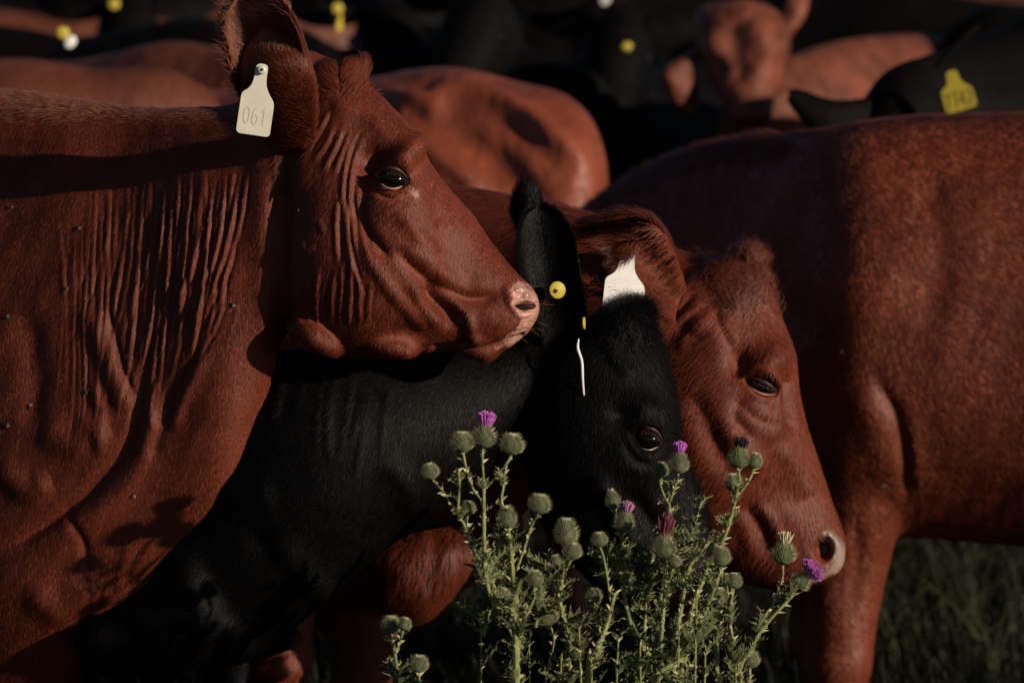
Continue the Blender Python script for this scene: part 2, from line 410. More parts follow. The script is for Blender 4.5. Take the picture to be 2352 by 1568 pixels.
GLY = {'0': [[(.5, 1), (.15, .8), (.1, .5), (.15, .2), (.5, 0), (.85, .2), (.9, .5), (.85, .8), (.5, 1)]],
       '6': [[(.8, .95), (.45, .95), (.15, .6), (.1, .3), (.3, .03), (.6, 0), (.88, .2), (.85, .45), (.5, .58), (.15, .4)]],
       '1': [[(.2, .75), (.55, 1), (.55, 0)]],
       '7': [[(.1, 1), (.9, 1), (.4, 0)]], '2': [[(.1, .8), (.4, 1), (.85, .8), (.7, .5), (.1, 0), (.9, 0)]],
       '4': [[(.7, 0), (.7, 1), (.1, .35), (.95, .35)]]}
def glyphs(txt, w_, h, gap, sw, z, origin, ax, ay, az, m, parent, name='number'):
    mm = Mesh(); x0 = -(len(txt)*w_+(len(txt)-1)*gap)/2
    for ch in txt:
        for st_ in GLY[ch]:
            P_ = catmull(st_, 24) if ch in '06' else np.array(st_, float)
            P_ = np.column_stack([x0+P_[:, 0]*w_, (P_[:, 1]-.5)*h])
            T_ = np.gradient(P_, axis=0) if len(P_) > 4 else None; k = len(P_); Lf, Rt = [], []
            for i in range(k):
                if T_ is not None: nrm_ = unit([-T_[i, 1], T_[i, 0]])*sw/2
                else:
                    d0 = unit(P_[i]-P_[i-1]) if i else unit(P_[1]-P_[0]); d1 = unit(P_[i+1]-P_[i]) if i < k-1 else d0
                    q0, q1 = np.array([-d0[1], d0[0]]), np.array([-d1[1], d1[0]]); m0 = unit(q0+q1+1e-6); nrm_ = m0*sw/2/max(.45, m0@q0)
                Lf.append([*(P_[i]+nrm_), z]); Rt.append([*(P_[i]-nrm_), z])
            mm.add(place(np.array(Lf+Rt), origin, ax, ay, az), [(i, i+1, k+i+1, k+i) for i in range(k-1)])
        x0 += w_+gap
    return mm.build(name, m, parent, smooth=False)
def disc(c, r, th, ax, ay, az, K=28, dome=.0):
    R = []
    for (rr, z) in ((.3, -th/2), (.93, -th/2), (1, -th/4), (1, th/4), (.93, th/2), (.3, th/2+dome)):
        t = np.linspace(0, 2*math.pi, K, endpoint=False)
        R.append(place(np.column_stack([np.cos(t)*r*rr, np.sin(t)*r*rr, np.full(K, z)]), c, ax, ay, az))
    return ring_mesh(np.array(R))
def eye_parts(cx, cy, d, rx, ry, ang, parent, lid_low, lid_up, r=.021, open_=1.0):
    c = vp(cx, cy, d); s = d/F
    e = mesh_obj('eye', *ellipsoid(c+[0, 0, r*.55], r*1.08, min(r*.95, ry*s*1.12), r*1.0, -ang, 28, 18), M['eye'], parent)
    def curve(sgn, ex, bow):
        P_ = []
        for t in np.linspace(-1, 1, 17):
            x = t*rx*ex; y = sgn*ry*bow*(1-abs(t)**2.2)
            X = x*math.cos(ang)-y*math.sin(ang); Y = x*math.sin(ang)+y*math.cos(ang)
            q = vp(cx+X, cy+Y, d); rr = (t*t*.6+(.35 if sgn else 0))
            q[2] = d-r*.30+r*.75*abs(t)**2; P_.append(q)
        return np.array(P_)
    ta = np.sin(np.linspace(0.12, math.pi-.12, 17))
    lo = mesh_obj('lower_eyelid', *tube(curve(1, 1.06, 1.05), .0009+.0010*ta, 10), lid_low, e)
    up = mesh_obj('upper_eyelid', *tube(curve(-1, 1.12, 1.08*open_), .0014+.0018*ta, 10), lid_up, e)
    # lashes: short strands along the upper lid
    cu = curve(-1, 1.05, .95*open_); mm = Mesh()
    for i in range(2, 15):
        for j in range(3):
            p = cu[i]+(cu[min(i+1, 16)]-cu[i])*j/3; q = p+np.array([rng.normal()*.002+.002, -.007-rng.random()*.005, -.006])
            mm.add(*tube([p, (p+q)/2+[0, .001, -.002], q], [.0004, .0003, .0001], 4))
    mm.build('eyelashes', lid_up, up)
    return e

# ------------------------------------------------------------ ground
def gy(d): return 784-((d*st-CAM_H)/ct)/d*F       # photo row where the ground lies at distance d
M['soil'] = mat('soil', (.014, .014, .008), .95, .1, var=.5, vscale=3, bump=(18, .03))
g = bpy.data.meshes.new('ground'); gs = 300
g.from_pydata([(-gs, -60, 0), (gs, -60, 0), (gs, 900, 0), (-gs, 900, 0)], [], [(0, 1, 2, 3)])
g.materials.append(M['soil']); go = bpy.data.objects.new('ground', g); col.objects.link(go); go['kind'] = 'structure'

def leg(x, yt, d, wt, knee_y=None, wk=None, wl=60, hw=.055, dx=0, x_knee=None):
    yb = gy(d)-2; ky = knee_y or (yt*.45+yb*.55); wk = wk or wl*1.25; xk = x if x_knee is None else x_knee
    xb = xk+dx
    ks = .64e-3
    st_ = [(x-wt/2, yt, x+wt/2, yt, d, hw*1.7), (x*.6+xk*.4-wt*.40, yt*.6+ky*.4, x*.6+xk*.4+wt*.36, yt*.6+ky*.4, d, hw*1.25),
           (xk-wk*.5, ky-50, xk+wk*.5, ky-50, d, hw), (xk-wk*.56, ky, xk+wk*.5, ky, d, hw*1.02), (xk-wl*.5, ky+60, xk+wl*.48, ky+60, d, hw*.75),
           (xb-wl*.46, yb-120, xb+wl*.46, yb-120, d, hw*.7), (xb-wl*.62, yb-78, xb+wl*.6, yb-78, d, hw*.85),
           (xb-wl*.6, yb-50, xb+wl*.62, yb-50, d, hw*.8), (xb-wl*.8, yb, xb+wl*.85, yb, d, hw*1.05)]
    return loft(st_, 2.1, 40, 24)
def base(px, d):
    p = to_world(vp(px, 784, d)); return (p[0], p[1], 0)

# ============================================================ RED COW WITH THE 061 TAG
cowA = thing('cow', 'red cow with cream ear tag 061, head in profile above the black cow', 'cow', base(-300, 5.9), 'cows of the herd')
B = Body()
B.add(loft([(-1650, 420, -1650, 900, 6.0, .12), (-1600, 300, -1600, 1150, 6.0, .24), (-1400, 240, -1400, 1330, 6.0, .30), (-900, 215, -900, 1420, 6.0, .36),
            (-450, 205, -450, 1640, 5.98, .35, .0), (-150, 196, -120, 1700, 5.93, .32, -.10), (20, 207, 100, 1650, 5.84, .29, -.16), (150, 224, 280, 1560, 5.77, .255, -.14),
            (300, 247, 440, 1400, 5.70, .215, -.14), (440, 252, 550, 1220, 5.63, .185, -.06), (545, 240, 620, 960, 5.59, .155), (640, 190, 640, 800, 5.55, .13), (760, 160, 705, 730, 5.53, .085)], 2.6, 80, 56))
# head
B.add(loft([(690, 205, 650, 640, 5.50, .070, .05), (745, 152, 665, 720, 5.49, .088, .0), (800, 150, 700, 790, 5.48, .100, -.06), (850, 200, 760, 815, 5.47, .104, -.08), (905, 250, 815, 822, 5.46, .108, -.02),
            (950, 305, 860, 822, 5.46, .110, .04), (985, 368, 905, 818, 5.46, .104, .06), (1020, 420, 950, 812, 5.46, .090, .02), (1070, 475, 995, 810, 5.465, .076, -.02), (1120, 545, 1040, 808, 5.47, .066, -.05),
            (1165, 605, 1085, 812, 5.47, .062, -.04), (1200, 640, 1120, 812, 5.47, .060, 0), (1228, 668, 1165, 802, 5.47, .054), (1240, 705, 1205, 775, 5.47, .038), (1236, 728, 1222, 752, 5.47, .016)], 2.25, 70, 56))
# dewlap fold, throat lump, chin and lower lip
B.add(loft([(600, 560, 560, 600, 5.56, .03), (640, 650, 572, 690, 5.53, .034), (645, 735, 582, 775, 5.53, .030), (630, 790, 590, 822, 5.54, .016), (615, 818, 600, 830, 5.54, .006)], 2, 26, 20))
B.add(loft([(655, 735, 665, 775, 5.455, .02), (700, 728, 690, 792, 5.43, .040), (745, 745, 722, 812, 5.425, .042), (785, 780, 762, 822, 5.43, .030), (797, 805, 785, 820, 5.44, .012)], 2, 26, 20))
B.add(loft([(830, 755, 830, 815, 5.435, .03), (880, 762, 880, 822, 5.425, .036), (930, 766, 930, 824, 5.425, .034), (958, 772, 958, 816, 5.43, .018), (966, 785, 966, 802, 5.435, .006)], 2, 20, 20))
B.add(loft([(1060, 792, 1060, 812, 5.47, .03), (1100, 790, 1098, 828, 5.468, .040), (1130, 786, 1122, 833, 5.468, .036), (1155, 782, 1148, 815, 5.47, .026), (1172, 782, 1166, 793, 5.47, .012)], 2.2, 20, 20))
B.add(leg(85, 1250, 5.80, 240, 1640, 118, 74, .05, -6)); B.add(leg(-90, 1250, 6.1, 240, 1640, 112, 72, .05, -6))
B.add(leg(-1330, 1050, 5.85, 420, 1560, 130, 80, .055, 30)); B.add(leg(-1450, 1050, 6.2, 420, 1560, 130, 80, .055, 30))
# poll tuft mound
B.add(ellipsoid(vp(795, 185, 5.48), .030, .026, .04, .3)); B.add(ellipsoid(vp(828, 165, 5.48), .010, .020, .02, .1))
B.fuse(.0027, 24)
S = B
# --- modelling of the near side of the head (photo coordinates, heights in px)
S.bulge(735, 600, 110, 150, 0, 12); S.bulge(690, 420, 50, 90, 0, 6)
S.bulge(936, 352, 26, 52, .75, 34); S.bulge(905, 300, 60, 26, .9, 8)       # brow
S.bulge(860, 368, 34, 34, .2, -44); S.bulge(838, 415, 20, 46, 0, -16)       # hollow behind the brow
S.bulge(900, 470, 60, 34, .2, 12); S.bulge(958, 430, 22, 34, .2, 8)
S.stroke([(985, 395), (1000, 450), (1015, 520)], 20, -10)
S.stroke([(820, 455), (832, 510), (862, 560), (900, 600)], 16, -15); S.stroke([(838, 560), (880, 640), (930, 700), (985, 760)], 16, 8)
S.stroke([(930, 560), (985, 600), (1040, 640), (1090, 660), (1130, 655)], 22, 10); S.stroke([(900, 560), (955, 620), (1010, 660), (1070, 685), (1120, 680), (1160, 650)], 15, -13)
S.stroke([(975, 650), (1000, 690), (1035, 722), (1055, 745)], 19, -26); S.stroke([(1000, 655), (1050, 695), (1080, 740), (1090, 775), (1130, 795)], 14, 12)
S.stroke([(940, 640), (975, 700), (1020, 745)], 18, 13); S.bulge(950, 770, 60, 26, .2, -10)
S.bulge(1125, 725, 50, 40, .4, 7); S.bulge(1085, 660, 60, 26, .7, -12); S.bulge(1040, 560, 50, 30, .9, -8); S.stroke([(915, 480), (960, 540), (1010, 580)], 18, 9); S.bulge(650, 520, 40, 120, 0, -8); S.stroke([(760, 240), (800, 250), (850, 270), (890, 300)], 22, 7)
S.stroke([(1000, 800), (1060, 792), (1110, 795), (1160, 786), (1200, 772)], 6, -11, False)
S.stroke([(1165, 650), (1172, 690), (1190, 720)], 8, 6)
for i in range(9):                                                          # upright folds low on the cheek
    x = 690+i*19+rng.normal()*3; y0_ = 585+rng.random()*60; S.stroke([(x+10, y0_), (x+4+rng.normal()*2, 680), (x+2+rng.normal()*3, 735+rng.random()*30)], 3.8, 2.8+rng.random()*2.4)
    S.stroke([(x+18, y0_+20), (x+12, 690), (x+10, 745)], 3.6, -2.6)
for k, P_ in enumerate([[(758, 255), (735, 300), (705, 350)], [(772, 285), (748, 335), (722, 372)], [(790, 295), (768, 345), (745, 390)], [(806, 300), (786, 350), (770, 400)], [(822, 300), (800, 345), (790, 420), (792, 500)],
                        [(835, 315), (812, 370), (806, 440), (812, 520), (822, 590)], [(824, 420), (822, 480), (834, 540), (856, 600)], [(800, 440), (800, 520), (812, 600), (835, 680)], [(780, 450), (775, 520), (780, 600)],
                        [(700, 290), (682, 330), (660, 372)], [(730, 270), (700, 320), (680, 352)]]):
    u_ = .6+.55*rng.random(); S.stroke(P_, 4.4, 5.2*u_); S.stroke([(x+8, y+3) for x, y in P_], 4.2, -4.2*u_)
for P_ in [[(700, 545), (712, 575), (730, 560)], [(690, 590), (702, 615)], [(740, 505), (748, 535)]]: S.stroke(P_, 5, 4)
S.stroke([(655, 380), (640, 480), (628, 600), (640, 700), (655, 740)], 26, -12)
# nostril and bare muzzle
S.almond(1205, 702, 25, 9, .05, .020); S.stroke([(1180, 672), (1200, 662), (1216, 680)], 8, 6); S.bulge(1195, 680, 10, 12, 0, -7)
S.stroke([(1182, 708), (1195, 724), (1222, 720)], 6, 5)
for pts, w_ in (([(1200, 672), (1205, 700), (1222, 718)], 30), ([(1212, 735), (1200, 762), (1172, 782)], 17), ([(1238, 690), (1240, 740), (1225, 770)], 22)): S.paint(pts, w_*1.12, 1)
S.paint([(1140, 800), (1165, 790)], 5, .4); S.paint([(940, 435), (952, 448)], 9, .5)
# eye opening
S.almond(900, 411, 37, 25, .16, .018)
S.stroke([(866, 392), (880, 376), (905, 372), (930, 384), (942, 402)], 7, 9); S.stroke([(858, 400), (880, 432), (910, 446), (940, 440)], 6, 5); S.stroke([(855, 425), (880, 452), (915, 462)], 6, -5)
# --- neck folds
fold = np.random.default_rng(21)
for i in range(62):                                                        # fine upright creases, crowding toward the jaw
    f = ((i+fold.random()*1.8)/63)**.85
    x0 = 120+f*450; lean = -8-95*f**1.6+fold.normal()*12; y0 = 380+fold.random()*160*(1.15-f); y1 = 640+fold.random()*420*(1.1-.5*f)
    a = (1.0+2.7*min(1, max(0, (f-.15)*1.8)))*(.35+.95*fold.random()); w_ = 3.1+1.7*fold.random()+(2.5 if fold.random() < .15 else 0)
    xs = x0+lean*np.array([0, .1, .3, .55, 1.0])+fold.normal(size=5)*np.array([1, 2, 2.5, 3, 6])
    P_ = list(zip(xs, np.linspace(y0, y1, 5)))
    a *= .78; S.stroke(P_, w_, a*1.5); S.stroke([(x+w_*1.8, y) for x, y in P_], w_*.8, -a*1.2)
for i in range(30):                                                        # short broken creases between them
    x0 = 160+fold.random()*400; y0 = 420+fold.random()*380; l = 50+fold.random()*90
    S.stroke([(x0, y0), (x0-l*.1+fold.normal()*4, y0+l*.5), (x0-l*.28, y0+l)], 3.4, (1.2+2*fold.random())*(1 if fold.random() < .5 else -1))
for P_, w_, a in [([(330, 830), (320, 930), (300, 1010), (240, 1090), (180, 1150), (90, 1215), (0, 1260)], 16, -15), ([(350, 900), (345, 1010), (300, 1100), (220, 1180), (80, 1260)], 28, 14),
                  ([(200, 700), (260, 850), (290, 950)], 26, 12), ([(90, 980), (170, 1010), (240, 960)], 40, 14), ([(400, 870), (370, 980), (350, 1060)], 14, -8), ([(480, 800), (430, 900), (395, 990)], 12, 9), ([(455, 800), (405, 900), (380, 960)], 10, -8),
                  ([(60, 700), (80, 860), (70, 1000)], 30, -10), ([(0, 1060), (60, 1120), (120, 1100)], 30, 12), ([(60, 1340), (140, 1400), (230, 1330)], 34, 12), ([(215, 870), (235, 960), (230, 1050)], 14, 8), ([(150, 1160), (190, 1240), (200, 1330)], 12, -7),
                  ([(360, 860), (350, 930), (360, 990)], 7, 6), ([(250, 700), (275, 820), (310, 920)], 9, -8)]:
    S.stroke(P_, w_, a)
S.V += S.N*((vnoise(S.V, 26, 3)[:, 0])*.0011)[:, None]
S.smooth(2, .5); S.normals()
# --- ears: the near one is hollow, opening toward the sun
eb, et = vp(672, 330, 5.44), vp(572, -22, 5.33)
earA = ear_mesh(eb, et, 92*.00060, unit((1, .18, -.30)), np.array([.0, -.008, -.046]), .004, 34, 26, curve=vp(622, 140, 5.35), prof=lambda t: (.42+.58*np.sin(np.clip(t/.5, 0, 1)*math.pi/2))*np.sqrt(np.clip(1-((t-.55)/.46).clip(0)**2.4, .0006, 1)))
eb2 = vp(745, 190, 5.55); flapA = ear_mesh(vp(682, 335, 5.40), vp(612, 84, 5.325), 82*.00060, unit((1, .22, -.34)), np.array([.0, -.012, .034]), .004, 30, 24, curve=vp(640, 180, 5.285), wbase=.5, prof=lambda t: (.45+.55*np.sin(np.clip(t/.6, 0, 1)*math.pi/2))*np.sqrt(np.clip(1-((t-.6)/.41).clip(0)**2.5, .0006, 1)))
earA2 = ear_mesh(eb2, vp(700, 120, 5.72), .045, unit((.6, -.3, -.3)), np.array([0, .02, 0.03]), .004)
SA = S
bodyA = S.finish('body', M['red'], cowA, [earA, flapA, earA2])
mesh_obj('nostril', *ellipsoid(vp(1205, 704, 5.418), .014, .0045, .006, -.05), M['nostril'], bodyA)
eye_parts(900, 411, 5.352, 34, 22, .16, cowA, M['lid'], M['lid_dark'], .0225)
# --- cream tag 061 hanging from the near ear
def flag_tag(parent, px, py, d, s, ang, yaw, m, digits=None, ink=None, studm=None, name='ear_tag', label=None, sy=1.0):
    """flag shaped tag: narrow neck with a stud, wide body; px,py = stud position, s = metres per px"""
    ax = unit((math.cos(yaw)*math.cos(ang), -math.sin(ang)*math.cos(yaw), math.sin(yaw))); az0 = np.array([0, 0, -1.0])
    ay = unit(np.array([math.sin(ang), math.cos(ang), 0])-0*ax); ay = unit(ay-ax*(ay@ax)); az = np.cross(ax, ay)
    if az[2] > 0: az = -az
    P_ = [(-13, 16), (-17, -10), (-22, -48), (-48, -62), (-40, -152), (38, -152), (30+9, -60), (16, -44), (15, -10), (13, 16)]
    P_ = [(-14, 14), (-15, -28), (-24, -46), (-39, -56), (-39, -150), (39, -150), (39, -70), (19, -46), (14, -28), (14, 14)]
    O = round_poly(np.array(P_, float)*s*np.array([1, sy]), np.array([12, 14, 10, 9, 11, 11, 12, 16, 14, 12])*s, 6)
    V, Fc = plate(O, 0, .0016)
    o0 = vp(px, py, d)
    t = mesh_obj(name, place(V, o0, ax, ay, az), Fc, m, parent, smooth=False)
    if label: t['label'] = label
    if digits: glyphs(digits, 15*s, 38*s, 4*s, 3.6*s, .0013, o0+ay*(-106*s*sy), ax, ay, az, ink, t)
    if studm:
        b = mesh_obj('stud', *disc(o0+az*.004, 10*s, .008, ax, ay, az, dome=0), studm, t)
        mesh_obj('stud_hole', *disc(o0+az*.0085, 3.4*s, .0012, ax, ay, az), M['hole'], b)
    return t
flag_tag(cowA, 601, 161, 5.252, .00060, .14, .12, M['tag'], '061', M['ink'], M['stud'], label='cream flag tag printed 061')
bpy.context.view_layer.update()

def hair_out(cx, cy, amt=1.0, basev=(0, -1, 0)):        # hair fans out from a whorl
    def f(root, px, py):
        dx, dy = (px-cx), (py-cy); r = np.hypot(dx, dy)+30
        return np.column_stack([dx/r*amt, -dy/r*amt, np.zeros(len(px))])+np.asarray(basev, float)
    return f
def dirA(root, px, py):
    h = np.clip((px-620)/80, 0, 1)[:, None]
    headd = np.column_stack([np.where(py < 330, -.35, -.30)+.0*px, np.where(py < 330, -.8, -.85), np.zeros(len(px))])
    face = np.clip((px-930)/80, 0, 1)[:, None]; headd = headd*(1-face)+np.array([-.55, -.75, 0])*face
    return headd*h+np.array([-.25, -1, 0])*(1-h)
hide = lambda S, lo=.35: (S.mus[S.F[:, 0]] < lo) & (S.bald[S.F[:, 0]] < .5)
hA = hide(S)
fur('short_coat', S.V, S.F, M['red_fur'], bodyA, 300000, .0075, dirA, .00027, .16, lambda px, py, n, c: hA & (px < 1300), messy=.12, seed=11)
fur('forelock', S.V, S.F, M['red_fur'], bodyA, 4200, .019, lambda r, px, py: np.column_stack([np.where(px < 780, -.5, .45), np.where(px < 780, .25, .7), 0*px]), .00034, .5, lambda px, py, n, c: (px > 690) & (px < 870) & (py < 270) & (c[:, 2] < 5.56), curl=.12, messy=.4, seed=12, weight=lambda px, py: np.exp(-((px-785)/48)**2-((py-165)/38)**2))
fur('mane', S.V, S.F, M['tip_fur'], bodyA, 14000, .013, (-.9, .1, 0), .00028, .3, lambda px, py, n, c: (px < 640) & (py < 300) & (n[:, 1] > .3), messy=.3, seed=13, weight=lambda px, py: np.clip((290-py)/70, 0, 1))
fur('cheek_hair', S.V, S.F, M['red_fur'], bodyA, 3500, .018, (-.25, -.9, 0), .00036, .5, lambda px, py, n, c: (px > 640) & (px < 720) & (py > 300) & (py < 420) & (n[:, 2] < 0), messy=.35, seed=14)
q = np.array(earA[1]); eV = earA[0]
fur('ear_hair', eV, q, M['red_fur'], bodyA, 26000, .014, (-.35, .75, 0), .00036, .55, lambda px, py, n, c: np.ones(len(px), bool), messy=.3, seed=15)
q2 = np.array(flapA[1]); fur('ear_hair', flapA[0], q2, M['red_fur'], bodyA, 20000, .012, (-.35, .75, 0), .00034, .3, messy=.3, seed=17)
fur('ear_rim', flapA[0], q2, M['tip_fur'], bodyA, 1500, .014, (-.1, .9, -.1), .0003, .5, lambda px, py, n, c: (py < 130), messy=.4, seed=18)
fur('ear_fringe', eV, q, M['tip_fur'], bodyA, 2600, .022, (-.75, .35, -.1), .0004, .6, lambda px, py, n, c: ((px < 575) | (py < 40)) , messy=.4, seed=16)
mm = Mesh()
for i_ in range(22):                                                        # whiskers on the muzzle
    p = vp(1160+rng.random()*70, 655+rng.random()*120, 5.41); p2 = p+np.array([.012+rng.random()*.02, .004-rng.random()*.02, -.012]); 
    mm.add(*tube([p+[0, 0, .02], p, (p+p2)/2+[0, .002, 0], p2], [.00025, .0003, .00025, .0001], 4))
mm.build('whiskers', M['tip_fur'], bodyA)

# ============================================================ BLACK COW, GRAZING BEHIND THE THISTLES
cowB = thing('cow', 'black cow lowering its head behind the thistles, yellow button in its raised ear', 'cow', base(450, 5.6), 'cows of the herd')
B = Body()
# head
B.add(loft([(1385, 730, 1190, 850, 5.66, .070), (1460, 712, 1190, 930, 5.65, .088), (1518, 775, 1195, 1030, 5.645, .098, -.05), (1548, 870, 1215, 1110, 5.64, .102, -.05), (1562, 950, 1235, 1180, 5.635, .104, 0),
            (1568, 1020, 1270, 1245, 5.635, .094, 0), (1592, 1080, 1320, 1300, 5.635, .076, -.02), (1622, 1150, 1370, 1350, 5.64, .064), (1640, 1220, 1420, 1390, 5.64, .060), (1640, 1280, 1470, 1425, 5.64, .058), (1620, 1340, 1520, 1435, 5.64, .046), (1595, 1385, 1555, 1428, 5.64, .02)], 2.2, 64, 48))
# neck, chest and trunk
B.add(loft([(1440, 760, 1200, 900, 5.68, .06), (1300, 750, 1130, 1060, 5.67, .08), (1150, 780, 1060, 1190, 5.65, .10), (950, 800, 930, 1230, 5.62, .13), (770, 795, 800, 1330, 5.605, .15), (640, 808, 700, 1420, 5.61, .155), (540, 890, 560, 1500, 5.625, .15), (470, 1010, 400, 1500, 5.63, .125), (435, 1140, 300, 1470, 5.61, .09), (410, 1250, 320, 1400, 5.60, .05)], 2.15, 60, 48))
B.add(loft([(560, 1150, 700, 1480, 5.70, .07), (500, 1150, 610, 1510, 5.62, .10), (430, 1200, 500, 1535, 5.575, .10), (370, 1290, 400, 1560, 5.57, .085), (300, 1370, 290, 1530, 5.56, .06), (210, 1425, 200, 1500, 5.54, .035), (165, 1455, 160, 1480, 5.54, .01)], 2, 24, 24))
B.add(loft([(560, 830, 560, 1480, 5.62, .12), (600, 820, 620, 1480, 5.85, .18), (620, 840, 640, 1480, 6.0, .2)], 2, 24, 24))
B.add(leg(395, 1380, 5.58, 260, 1660, 105, 70, .05, 10)); B.add(leg(255, 1400, 5.62, 200, 1640, 105, 70, .05, -20))
B.add(leg(540, 1300, 5.98, 200, 1600, 100, 66, .05, 10)); B.add(leg(440, 1300, 6.05, 200, 1600, 100, 66, .05, 10))
B.add(ellipsoid(vp(1445, 725, 5.65), .036, .018, .04, .15))
B.fuse(.0040, 34)
S = B
S.bulge(1300, 1040, 90, 110, .5, 12); S.bulge(1478, 935, 50, 30, .5, 16); S.bulge(1425, 950, 26, 26, 0, -12)
S.bulge(1450, 1060, 50, 30, .5, 8); S.stroke([(1370, 1090), (1420, 1190), (1480, 1270)], 20, 12); S.stroke([(1440, 1120), (1500, 1200), (1530, 1280)], 18, -10)
S.almond(1486, 1008, 36, 25, .25, .016)
S.stroke([(1448, 990), (1462, 975), (1492, 968), (1518, 985)], 8, 9); S.stroke([(1440, 990), (1450, 1020), (1475, 1042), (1510, 1048)], 6, 5); S.stroke([(1432, 1010), (1452, 1050), (1490, 1068)], 7, -6)
S.stroke([(1395, 780), (1420, 830), (1450, 860)], 14, 9); S.bulge(1360, 720, 60, 40, 0, 6)
for i in range(11):
    x = 580+i*30+rng.normal()*14; y_ = 830+rng.random()*70; S.stroke([(x+20, y_), (x+6+rng.normal()*6, y_+70), (x-14+rng.normal()*8, y_+110+rng.random()*130)], 5+3*rng.random(), 2+3*rng.random())
for P_, w_, a in [([(900, 1230), (800, 1300), (720, 1380)], 26, 9), ([(620, 1240), (700, 1330), (760, 1370)], 40, 16), ([(560, 1210), (640, 1290), (690, 1380)], 30, -10), ([(480, 1090), (560, 1140), (640, 1130)], 40, 10), ([(880, 1050), (930, 1110), (960, 1190)], 30, 10), ([(500, 1440), (620, 1430), (700, 1400)], 24, 8)]:
    S.stroke(P_, w_, a)
S.smooth(2); S.normals()
earB = ear_mesh(vp(1300, 800, 5.63), vp(1236, 474, 5.625), 72*.00063, unit((1, .10, .22)), np.array([.008, .0, -.036]), .0045, 34, 26, curve=vp(1252, 640, 5.605), prof=lambda t: (.78+.22*np.sin(np.clip(t/.6, 0, 1)*math.pi/2))*np.sqrt(np.clip(1-((t-.55)/.46).clip(0)**2.6, .0006, 1)))
earBf = ear_mesh(vp(1330, 700, 5.72), vp(1204, 425, 5.82), 34*.00064, unit((1, .12, .2)), np.array([.0, .0, .015]), .004, 24, 16, curve=vp(1225, 520, 5.80), wbase=.5)
bodyB = S.finish('body', M['black'], cowB, [earB, earBf])
eye_parts(1486, 1008, 5.555, 34, 24, .25, cowB, M['lid_grey'], M['lid_dark'])
hB = hide(S)
fur('short_coat', S.V, S.F, M['black_fur'], bodyB, 160000, .012, hair_out(1400, 800, .7, (-.3, -.7, 0)), .00032, .18, lambda px, py, n, c: hB, messy=.16, seed=21)
fur('forelock', S.V, S.F, M['black_fur'], bodyB, 5200, .024, (.25, .6, -.3), .0004, .6, lambda px, py, n, c: (px > 1300) & (px < 1560) & (py < 860), curl=.3, messy=.5, seed=22, weight=lambda px, py: np.exp(-((px-1440)/75)**2-((py-715)/48)**2))
q = np.array(earB[1])
fur('ear_hair', earB[0], q, M['black_fur'], bodyB, 16000, .010, (-.1, .9, 0), .00034, .25, messy=.25, seed=23)
q = np.array(earBf[1]); fur('ear_hair', earBf[0], q, M['black_fur'], bodyB, 4000, .018, (-.1, .9, 0), .00045, .5, messy=.3, seed=24)
bt = mesh_obj('ear_button', *disc(vp(1280, 666, 5.575), 21*.00060, .003, unit((1, 0, .35)), unit((0, 1, 0)), unit((.35, 0, -1)), dome=.001), M['tag_yellow'], cowB)
mesh_obj('button_boss', *disc(vp(1279, 667, 5.571), 6*.00060, .003, unit((1, 0, .35)), unit((0, 1, 0)), unit((.35, 0, -1))), M['tag_yellow'], bt)
mesh_obj('button_hole', *disc(vp(1279, 667, 5.569), 2.6*.00060, .003, unit((1, 0, .35)), unit((0, 1, 0)), unit((.35, 0, -1))), M['hole'], bt)
# yellow disc edge-on and pale flag edge-on at the far side of the poll
bt = mesh_obj('ear_button', *disc(vp(1341, 742, 5.545), 15*.00060, .003, unit((.16, -.1, 1)), unit((0, 1, 0.1)), unit((1, 0, -.16))), M['tag_yellow'], cowB)
sg = mesh_obj('ear_flag', *tube([vp(1329, 778, 5.545), vp(1327, 800, 5.54), vp(1336, 830, 5.54), vp(1338, 870, 5.54), vp(1341, 908, 5.545)], [.001, .0022, .0022, .002, .0014], 8, 30), M['tag_white'], cowB)
sg['label'] = 'pale flag tag seen edge-on'

# ============================================================ RED COW WITH THE WHITE TAG, GRAZING AT RIGHT
cowC = thing('cow', 'red cow with half closed eye and blank white ear tag, muzzle beside the thistles', 'cow', base(700, 6.6), 'cows of the herd')
B = Body()
dC = 5.92
B.add(loft([(1600, 625, 1400, 800, dC, .075), (1690, 605, 1430, 900, dC, .092), (1762, 650, 1450, 1010, dC-.01, .102, -.05), (1800, 740, 1480, 1085, dC-.02, .108, -.05), (1826, 830, 1520, 1140, dC-.02, .112, 0),
            (1836, 905, 1560, 1200, dC-.02, .104, .05), (1852, 975, 1600, 1245, dC-.01, .086, 0), (1880, 1060, 1640, 1290, dC, .072), (1908, 1145, 1680, 1325, dC, .066), (1930, 1205, 1735, 1345, dC, .064), (1942, 1255, 1795, 1352, dC, .060), (1936, 1300, 1850, 1345, dC, .044), (1915, 1322, 1885, 1336, dC, .018)], 2.2, 64, 48))
B.add(loft([(1660, 610, 1500, 860, 5.95, .085), (1520, 560, 1360, 1010, 6.02, .12), (1350, 500, 1200, 1180, 6.10, .15), (1180, 450, 1080, 1330, 6.2, .18), (1000, 420, 950, 1390, 6.3, .22), (800, 400, 830, 1400, 6.38, .27), (500, 400, 500, 1400, 6.45, .32), (100, 400, 100, 1380, 6.5, .34), (-500, 400, -500, 1330, 6.55, .34), (-900, 430, -900, 1200, 6.6, .28), (-1080, 520, -1080, 950, 6.6, .14)], 2.2, 60, 48))
B.add(loft([(1110, 1215, 1000, 1190, 6.10, .03), (1100, 1260, 880, 1230, 6.09, .075), (1060, 1330, 835, 1300, 6.09, .085), (1010, 1390, 850, 1370, 6.10, .06), (970, 1418, 900, 1400, 6.12, .02)], 2, 26, 28))
